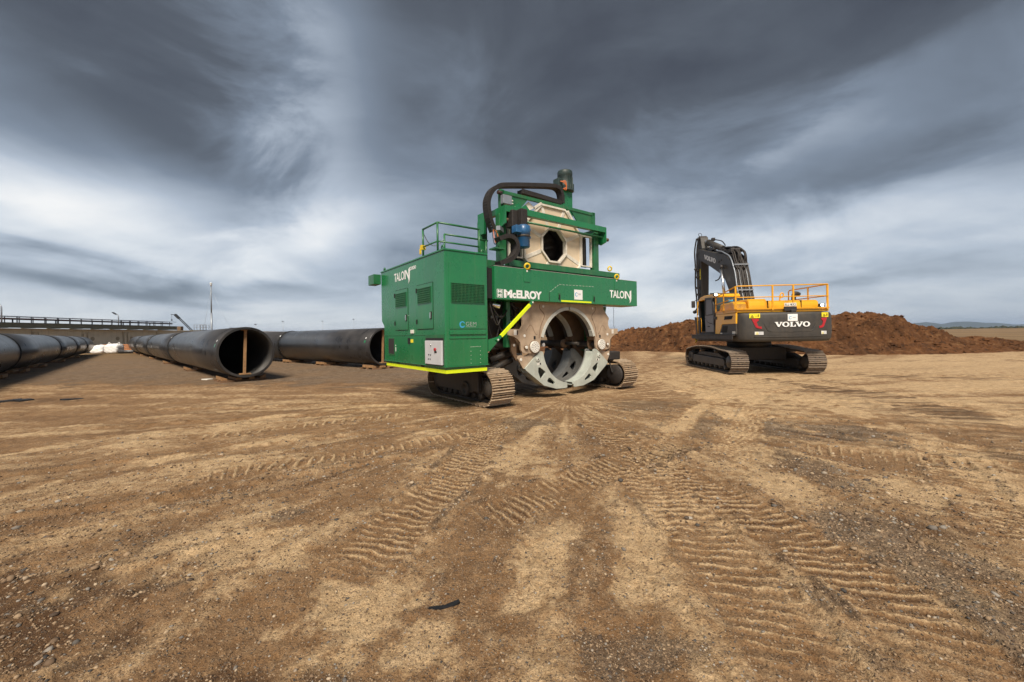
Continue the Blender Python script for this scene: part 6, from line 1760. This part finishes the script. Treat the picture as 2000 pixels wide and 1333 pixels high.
MB().tube(smooth_path([(1.78, 4.2, 5.50), (1.80, 4.6, 5.78), (1.80, 5.2, 5.98), (1.76, 5.55, 6.08)], 6), 0.025, 8).box(1.70, 1.84, 5.42, 5.58, 6.0, 6.14).build('cylinder_line', 'cab_dark', scy)
MB().box(1.42, 1.90, 2.85, 3.75, 4.92, 5.10).build('valve_block', 'cab_dark', bmo, 0.03)
# stick, hung nearly plumb
stk = MB().prism([(6.10, 5.20), (5.98, 5.75), (6.18, 6.34), (6.38, 6.46), (6.60, 6.30), (6.84, 5.60), (6.80, 4.6), (6.60, 2.6), (6.50, 2.05), (6.28, 2.05), (6.22, 2.6), (6.14, 4.2)], 'x', 1.42, 1.80).build('stick', 'excavator_grey', ex, 0.02)
MB().cyl((1.38, 6.42, 6.30), (1.84, 6.42, 6.30), 0.10, n=16).build('pin', 'cab_dark', stk)
MB().box(1.415, 1.419, 6.20, 6.34, 4.2, 4.75).build('warning_label', 'label_yellow', stk)
for i, (x_, dy) in enumerate(((1.38, 0.0), (1.33, 0.12), (1.36, 0.25))):
    MB().tube(smooth_path([(x_, 6.30 + dy, 6.35), (x_ - 0.06, 6.42 + dy, 5.7), (x_ - 0.04, 6.40 + dy, 4.8), (x_ - 0.07, 6.36 + dy, 4.0), (x_ - 0.03, 6.32 + dy, 3.2), (x_, 6.3 + dy, 2.4)], 6), 0.03, 8).build('hydraulic_hose', 'black_rubber', stk)
MB().tube(smooth_path([(1.46, 6.4, 6.40), (1.40, 6.35, 6.56), (1.52, 6.35, 6.58), (1.58, 6.4, 6.44)], 6), 0.012, 6).build('hose_loop', 'black_rubber', stk)
for z_ in (3.4, 3.75, 4.3, 4.65):
    MB().box(1.27, 1.41, 6.30, 6.50, z_, z_ + 0.10).build('line_clamp', 'cab_dark', stk)
MB().lathe([(0.02, -0.02), (0.07, -0.02), (0.07, 0.02), (0.02, 0.02)], (1.22, 6.35, 4.75), (0, 1, 0), 14).build('lifting_eye', 'cab_dark', stk)
bkt = MB().prism([(6.55, 2.3), (6.25, 2.25), (5.75, 2.0), (5.45, 1.55), (5.6, 1.2), (6.1, 1.05), (6.5, 1.15), (6.35, 1.5), (6.45, 1.9)], 'x', 1.2, 2.0).build('bucket', 'worn_steel', ex, 0.02)
MB().tube(smooth_path([(0.10, 3.45, 1.40), (0.06, 3.42, 1.25), (0.14, 3.40, 1.15), (0.10, 3.44, 1.05), (0.2, 3.40, 1.20)], 5), 0.02, 8).build('rope_bundle', 'safety_yellow', ex)

# ------------------------------------------------------------------ air: thin haze that fades the far hills
hz = bpy.data.materials.new('haze_air')
hz.use_nodes = True
ht = hz.node_tree
ht.nodes.clear()
pv = ht.nodes.new('ShaderNodeVolumePrincipled')
pv.inputs['Color'].default_value = (0.50, 0.66, 0.92, 1)
pv.inputs['Density'].default_value = 0.00011
pv.inputs['Anisotropy'].default_value = 0.1
ho = ht.nodes.new('ShaderNodeOutputMaterial')
ht.links.new(pv.outputs[0], ho.inputs['Volume'])
MATS['haze_air'] = hz
o = stuff(MB().box(-9500, 9500, -9500, 9500, -12, 90).build('haze', 'haze_air'))
o['label'] = 'thin pale haze over the whole plain'
